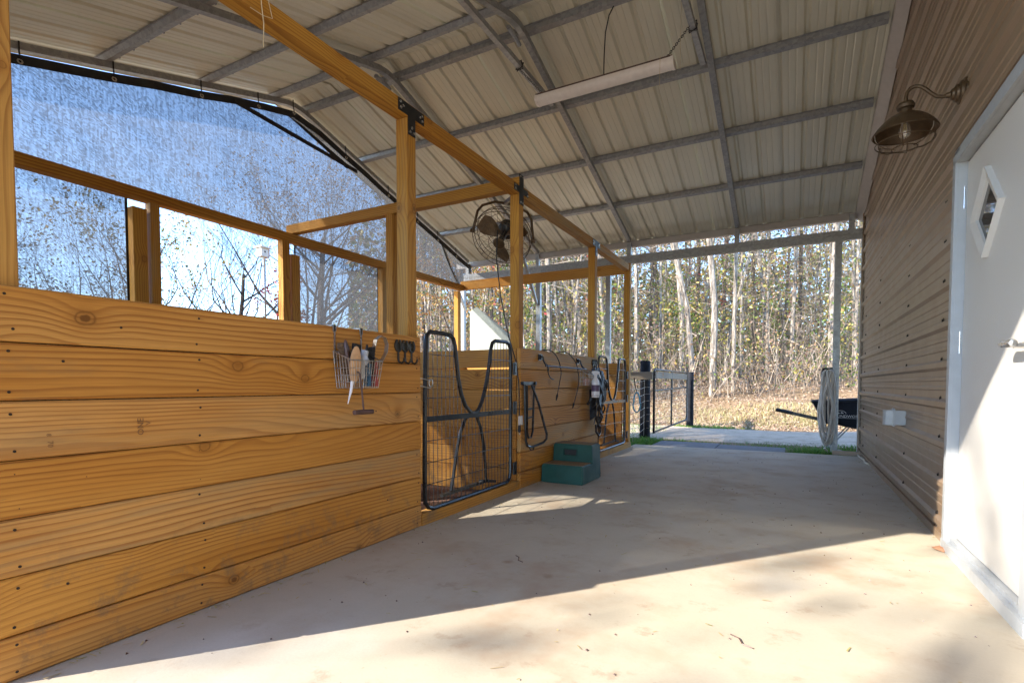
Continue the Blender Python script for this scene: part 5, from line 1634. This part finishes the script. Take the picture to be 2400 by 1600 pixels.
dup(T_, put(-16.5, 2.6), 'low bushy green tree at the far left behind the shade cloth, by the leftmost post', GL)
r = random.Random(91)
w_, l_ = tree_meshes(r, 5.4, .10, .12, 14, 2.0, 3, 10, .10, up_=.5)
make_tree('maple_tree', 'orange leaved tree showing just right of the tall front post', GL, put(-9.8, 13.6), w_, l_, 'bark_dark', 'leaf_orange')
# trees behind the camera that dapple the sunlight
r = random.Random(15)
w_, l_ = tree_meshes(r, 12.5, .22, .36, 12, 4.2, 3, 3, .21, up_=.5)
T_ = make_tree('shade_tree', 'tall tree standing in the yard behind the viewer', 'trees behind the viewer', put(-11.3, -12.2), w_, l_, 'bark_dark', 'leaf_brown')
T2 = dup(T_, put(-14.6, -13.4), 'tall tree standing in the yard behind the viewer', 'trees behind the viewer'); T2.rotation_euler = (0, 0, 2)

# birdhouse on its pole
bh = thing('birdhouse', 'white wooden birdhouse on a pale pole, seen through the clear back opening', 'birdhouse', (-9, 6.6, 3.3))
mb = MB(); mb.box((-9.02, 6.54, 3.34), (-8.88, 6.70, 3.50)); mb.build('box', 'birdhouse_wood', bh)
mb = MB(); mb.box((-9.03, 6.701, 3.33), (-8.87, 6.712, 3.51)); mb.build('side', 'birdhouse_side', bh)
mb = MB(); mb.prism([(6.51, 3.501), (6.74, 3.501), (6.74, 3.515), (6.51, 3.53)], 0, -9.06, -8.84); mb.build('roof', 'birdhouse_wood', bh)
mb = MB(); mb.lathe([(.018, 0), (.001, .001)], (-8.878, 6.62, 3.43), (1, 0, 0), 12); mb.build('entrance_hole', 'black_rubber', bh)
mb = MB(); mb.tube([(-8.93, 6.62, 3.34), (-8.93, 6.62, 3.20)], .016, 8); mb.build('stub', 'birdhouse_wood', bh)
mb = MB(); mb.tube([(-9.04, 6.73, 3.45), (-9.06, 6.74, 1.6), (-9.07, 6.73, -.2)], .016, 7); mb.build('pole', 'bark_dark', bh)

# the woods beyond the track
VAR = []
specs = [  # H, r0, first, nlimb, limb, levels, leafn, leafs, bark, leaf, lean
    (15, .095, .30, 13, 2.4, 2, 5, .13, 'bark_pale', 'leaf_brown', .02),
    (16, .09, .38, 12, 2.0, 2, 4, .12, 'bark_pale', 'leaf_yellow', -.02),
    (14, .07, .30, 12, 1.7, 2, 4, .12, 'bark_pale', 'leaf_brown', .04),
    (12, .05, .22, 12, 1.6, 2, 5, .12, 'bark_pale', 'leaf_yellow', -.05),
    (17, .12, .45, 11, 2.6, 2, 6, .15, 'bark_dark', 'leaf_orange', .0),
    (10, .045, .18, 13, 1.6, 2, 8, .13, 'bark_dark', 'leaf_green', .06),
    (18, .14, .42, 16, 2.0, 2, 16, .20, 'bark_dark', 'leaf_pine', .0),
    (9, .035, .2, 11, 1.2, 2, 3, .11, 'bark_pale', 'leaf_red', -.08),
]
rt_ = random.Random(9)
for (H, r0, first, nl, ll, lev, ln, ls, bark, lf, lean) in specs:
    w_, l_ = tree_meshes(rt_, H, r0, first, nl, ll, lev, ln, ls, lean=lean, up_=.3, sides=7)
    VAR.append((w_, l_, bark, lf))
protos = [None] * len(VAR)
GWD = 'trees of the woods beyond the dirt track'


def wood_tree(v, x, y, s, rz, label):
    if protos[v] is None:
        w_, l_, bark, lf = VAR[v]
        t_ = make_tree('woodland_tree', label, GWD, put(x, y), w_, l_, bark, lf)
        protos[v] = t_
    else:
        t_ = dup(protos[v], put(x, y), label, GWD)
    t_.scale = (s, s, s * 1.0); t_.rotation_euler = (0, 0, rz)
    return t_


def at(px, d):
    """ground point in the compass direction of a landmark, d metres ahead"""
    q = (rt2 * ((px - 1200) / 1228.556) + fwd) * d
    return q.x, q.y


near = [  # bearing, distance, kind, scale, label
    (1490, 20.5, 0, .95, 'pale trunk right beside the stall corner post, beyond the thick black fence post'),
    (1546, 21.0, 2, .9, 'thin pale trunk just right of the thick black fence post'),
    (1594, 20.0, 0, 1.05, 'stout pale trunk behind the latch end of the paddock gate'),
    (1612, 26.0, 1, .9, 'thinner trunk close right of the stout one behind the paddock gate'),
    (1628, 18.2, 1, 1.15, 'mossy pale trunk standing just right of the far gate post'),
    (1668, 16.9, 0, 1.2, 'thick pale leaning trunk at the edge of the leaf bank, right of the gate'),
    (1718, 17.6, 2, 1.05, 'slim straight pale trunk next right of the thick leaning one'),
    (1768, 27.0, 4, .95, 'dark thick trunk in the middle of the far opening'),
    (1800, 23.0, 1, 1.1, 'grey trunk between the dark thick trunk and the middle of the opening'),
    (1852, 21.5, 2, 1.2, 'pale trunk left of the coiled hose, in the middle distance'),
    (1946, 19.5, 0, 1.35, 'tall white barked trunk just left of the far steel leg'),
    (2000, 22.0, 2, 1.0, 'thin pale trunk between the far steel leg and the brown wall'),
    (2018, 26.0, 1, 1.0, 'trunk at the very edge of the brown wall corner'),
    (1286, 20.0, 0, 1.1, 'pale trunk seen right of the second front post, above the middle plank wall'),
    (1241, 15.5, 7, .9, 'very thin leaning stem beside the second front post'),
    (1338, 21.0, 3, 1.1, 'thin dark stem in the middle of the opening above the whips'),
    (1366, 23.0, 1, 1.2, 'twin trunk pair left of the third front post, the left one'),
    (1378, 24.0, 1, 1.1, 'twin trunk pair left of the third front post, the right one'),
    (1012, 20.0, 3, 1.2, 'thin trunk seen just right of the tall front post, above the nearer gate'),
    (1142, 22.0, 4, .9, 'dark trunk seen left of the second front post, above the pale panel'),
    (1690, 30.0, 6, .9, 'dark pine standing deep in the woods right of the leaning trunk'),
    (1540, 32.0, 6, .95, 'dark pine deep in the woods above the thick black fence post'),
    (2000, 30.0, 6, .9, 'dark pine deep in the woods behind the far steel leg'),
    (1330, 29.0, 6, .85, 'dark pine seen above the whips on the middle plank wall'),
]
for px, d, v, s, lab in near:
    x, y = at(px, d); wood_tree(v, x, y, s, rt_.random() * 6.28, lab)
labs = ['pale barked tree deep in the woods beyond the dirt track', 'grey barked yellowing tree deep in the woods beyond the track', 'slender pale young tree deep in the woods beyond the track',
        'thin yellow leaved sapling in the woods beyond the track', 'dark trunk orange leaved tree deep in the woods beyond the track', 'thin green leaved sapling in the woods beyond the track',
        'dark needled pine deep in the woods beyond the track', 'thin red leaved sapling in the woods beyond the track']
n = 0
while n < 185:
    px = rt_.uniform(930, 2080); d = 21 + 42 * rt_.random() ** 1.25
    x, y = at(px, d)
    if y < 15.5: continue
    v = rt_.choice([0, 1, 1, 2, 2, 2, 3, 3, 3, 4, 5, 5, 6, 7])
    if v == 7 and rt_.random() < .5: v = 2
    wood_tree(v, x, y, rt_.uniform(.75, 1.15), rt_.random() * 6.28, labs[v]); n += 1

# understory: countless stems, twigs and hanging leaves
rb = random.Random(40)
stems = MB(); lb, ly, lg = MB(), MB(), MB()
for i in range(1500):
    px = rb.uniform(900, 2090); d = 16.3 + 24 * rb.random() ** 1.5
    x, y = at(px, d)
    if y < 14.6: continue
    z = gh(x, y); p = Vector((x, y, z - .03)); L = rb.uniform(.8, 3.6) * (1 if d > 18 else .6)
    dd = Vector((rb.gauss(0, .22), rb.gauss(0, .22), 1)).normalized(); pts_ = [p.copy()]
    for k in range(4):
        dd = (dd + Vector((rb.gauss(0, .16), rb.gauss(0, .16), -.02))).normalized(); p = p + dd * (L / 4); pts_.append(p.copy())
    r_ = rb.uniform(.006, .022)
    stems.tube(pts_, [r_, r_ * .85, r_ * .7, r_ * .5, r_ * .25], 3, cap=False)
    for k in range(rb.randrange(2, 6)):
        q = pts_[rb.randrange(1, 5)]; td = (Vector((rb.gauss(0, 1), rb.gauss(0, 1), .6))).normalized(); tl = L * rb.uniform(.12, .34)
        stems.tube([q, q + td * tl * .5 + Vector((0, 0, .03)), q + td * tl], [r_ * .45, r_ * .35, r_ * .2], 3, cap=False)
        tgt = rb.choices((lb, ly, lg), (6, 3, 2))[0]
        for j in range(rb.randrange(0, 6)):
            leaf_quad(tgt, q + td * tl * rb.random() + Vector((rb.gauss(0, .05), rb.gauss(0, .05), rb.gauss(0, .05))), .10, rb)
for i in range(3000):
    px = rb.gauss(1660, 75); d = rb.uniform(18.5, 25); x, y = at(px, d); hgt = rb.gauss(3.3, 1.1)
    if hgt < .8 or mnoise.noise((x * .6, y * .6, hgt * .6)) < -.05: continue
    leaf_quad(lg if rb.random() < .55 else ly, Vector((x, y, gh(x, y) + hgt)), .13, rb)
for i in range(1500):
    px = rb.choice((1240, 1420, 1960)) + rb.gauss(0, 22); d = rb.uniform(17, 24); x, y = at(px, d); hgt = rb.gauss(2.6, 1.0)
    if hgt > .6: leaf_quad(lg if rb.random() < .5 else ly, Vector((x, y, gh(x, y) + hgt)), .13, rb)
tag(stems.build('brush', 'twig'), 'thicket of bare pale stems and twigs filling the edge of the woods', 'brush', kind='stuff')
for i in range(60000):
    px = rb.uniform(900, 2090); d = 18 + 34 * rb.random(); x, y = at(px, d); hgt = .4 + 8.5 * rb.random() ** 1.6
    if mnoise.noise((x * .45, y * .45, hgt * .5)) < -.02: continue
    s_n = mnoise.noise((x * .22 + 9, y * .22, hgt * .2))
    tgt = lg if s_n > .12 else (ly if s_n > -.12 else lb)
    leaf_quad(tgt, Vector((x, y, gh(x, y) + hgt)), .135, rb)
for m_, mt, nm, lab in ((lb, 'leaf_brown', 'brown_leaves', 'withered brown leaves hanging through the thicket'), (ly, 'leaf_yellow', 'yellow_leaves', 'yellowing leaves hanging through the thicket'), (lg, 'leaf_green', 'green_leaves', 'green leaves still on the understory of the woods')):
    tag(m_.build(nm, mt), lab, 'leaves', kind='stuff')

# the deep woods: beyond any tree one could pick out
fw = [MB(), MB(), MB(), MB()]
for i in range(52000):
    px = rb.uniform(820, 2120); d = 44 + 26 * rb.random(); x, y = at(px, d); hgt = 13 * rb.random() ** 1.35
    s_n = mnoise.noise((x * .16, y * .16, hgt * .22)) + .5 * mnoise.noise((x * .5, y * .5, hgt * .6))
    if s_n < -.6 + hgt * .05: continue
    leaf_quad(fw[rb.choices((0, 1, 2, 3), (4, 4, 4, 2))[0]], Vector((x, y, gh(x, y) + hgt)), rb.uniform(.4, .75), rb)
for m_, mt, nm, lab in zip(fw, ('leaf_brown', 'leaf_yellow', 'leaf_green', 'leaf_pine'), ('far_brown_foliage', 'far_yellow_foliage', 'far_green_foliage', 'far_pine_foliage'), ('brown foliage of the deep woods seen between the trunks', 'yellowing foliage of the deep woods seen between the trunks', 'green foliage of the deep woods seen between the trunks', 'dark pine foliage of the deep woods seen between the trunks')):
    tag(m_.build(nm, mt), lab, 'foliage', kind='stuff')
tw = MB()
for i in range(6500):
    px = rb.uniform(880, 2100); d = 20 + 30 * rb.random(); x, y = at(px, d); b_ = Vector((x, y, gh(x, y) + rb.uniform(1.5, 9.5)))
    dd = Vector((rb.gauss(0, 1), rb.gauss(0, 1), rb.uniform(-.1, .8))).normalized(); L = rb.uniform(.8, 2.6); e = b_ + dd * L * .5 + Vector((0, 0, rb.uniform(-.1, .15))); e2_ = e + (dd + Vector((rb.gauss(0, .3), rb.gauss(0, .3), .1))) * L * .5
    r_ = rb.uniform(.006, .016)
    tw.tube([b_, e, e2_], [r_, r_ * .7, r_ * .3], 3, cap=False)
    for k in range(3):
        q = b_.lerp(e2_, rb.uniform(.25, .95)); td = (dd * .7 + Vector((rb.gauss(0, .7), rb.gauss(0, .7), .3))).normalized() * L * .35
        tw.tube([q, q + td], [r_ * .5, r_ * .2], 3, cap=False)
tag(tw.build('twigs', 'twig'), 'tangle of bare pale branches crossing between the trunks of the woods', 'branches', kind='stuff')

# leaf litter on the bank
lt = MB(); rl = random.Random(8)
for i in range(42000):
    y = 13.1 + 12 * rl.random() ** 1.6; x = rl.uniform(-11, 6.5) * (1 + (y - 13) * .03)
    if y < 13.5 and rl.random() < .6: continue
    p = Vector((x, y, gh(x, y) + .012 + rl.random() * .05))
    nrm = Vector((rl.gauss(0, .5), rl.gauss(0, .5) - .2, 1)).normalized(); u = nrm.orthogonal().normalized(); a = rl.random() * 6.28
    w = nrm.cross(u); u, w = u * math.cos(a) + w * math.sin(a), w * math.cos(a) - u * math.sin(a); l = rl.uniform(.035, .09)
    lt.add([tuple(p - u * l * .5), tuple(p + w * l * .3), tuple(p + u * l * .5 + nrm * l * .25), tuple(p - w * l * .3)], [(0, 1, 2, 3)])
tag(lt.build('leaf_litter', 'leaf_litter'), 'carpet of fallen tan and brown leaves on the bank below the woods', 'fallen leaves', kind='stuff')


ml = MB()
for i in range(1700):
    y = 8.75 + 1.3 * rl.random() ** 1.4; x = rl.uniform(-2.6, 1.2)
    if mnoise.noise((x * 1.6, y * 2.2, 5)) < -.05 or (-1.94 < x < -.09 and y < 8.88): continue
    p = Vector((x, y, gh(x, y) + .016)); a = rl.random() * 6.28; u = Vector((math.cos(a), math.sin(a), rl.uniform(0, .3))); w = Vector((-u.y, u.x, 0)); l = rl.uniform(.015, .05)
    ml.add([tuple(p - u * l * .5), tuple(p + w * l * .25), tuple(p + u * l * .5), tuple(p - w * l * .25)], [(0, 1, 2, 3)])
tag(ml.build('mulch_bits', 'leaf_drab'), 'dark scraps of mulch and leaves strewn between the rubber mats and the track', 'mulch', kind='stuff')


def blades(name, mat, label, patches, seed):
    mb = MB(); q = random.Random(seed)
    for (cx_, cy_, rx, ry, n, h) in patches:
        for i in range(n):
            a = q.random() * 6.28; rr_ = math.sqrt(q.random()); x = cx_ + rx * rr_ * math.cos(a); y = cy_ + ry * rr_ * math.sin(a)
            if x > -2.19 and x < .86 and y < 8.035: continue
            if -1.94 < x < -.09 and y < 8.88: continue
            hh = h * q.uniform(.4, 1.2); z = gh(x, y); d = Vector((q.gauss(0, .4), q.gauss(0, .4), 1)); w = Vector((d.y, -d.x, 0))
            w = (w if w.length > .01 else Vector((1, 0, 0))).normalized() * (.0035 + h * .012)
            b = Vector((x, y, z - .01)); m_ = b + d * hh * .55; tp = b + Vector((d.x * 1.7, d.y * 1.7, d.z * .9)) * hh
            mb.add([tuple(b - w), tuple(b + w), tuple(m_ + w * .7), tuple(m_ - w * .7), tuple(tp)], [(0, 1, 2, 3), (3, 2, 4)])
    return tag(mb.build(name, mat), label, 'grass', kind='stuff')


blades('grass', 'grass_blade', 'short green grass at the end of the concrete and along the track', [
    (-2.25, 8.70, .40, .60, 1500, .11), (-2.1, 9.0, .6, .6, 600, .08), (-1.7, 9.1, .6, .35, 450, .06), (.20, 8.36, .30, .30, 700, .12), (.45, 8.55, .45, .45, 420, .10), (.65, 8.9, .5, .35, 380, .09), (-.1, 9.05, .55, .25, 330, .06), (-1.0, 9.2, .9, .3, 330, .045), (-.6, 9.35, 1.2, .5, 300, .04),
    (-.2, 9.5, .6, .3, 200, .05), (-1.9, 13.0, .7, .35, 900, .09), (-1.2, 13.3, .5, .2, 300, .07), (-3.2, 11, .8, 2.0, 1400, .08), (1.0, 9.4, .6, .4, 600, .08)], 6)
blades('dry_grass', 'straw_blade', 'dry straw coloured grass and weeds on the leaf bank', [
    (-.2, 15.5, 2.2, 1.2, 1800, .22), (1.0, 14.6, 1.0, .7, 900, .20), (-1.5, 14.2, 2.0, .6, 1300, .14), (-3.5, 15, 2.5, 1.5, 900, .18), (.2, 14.0, 1.2, .5, 900, .12), (2.5, 16, 2.0, 1.5, 800, .25)], 7)
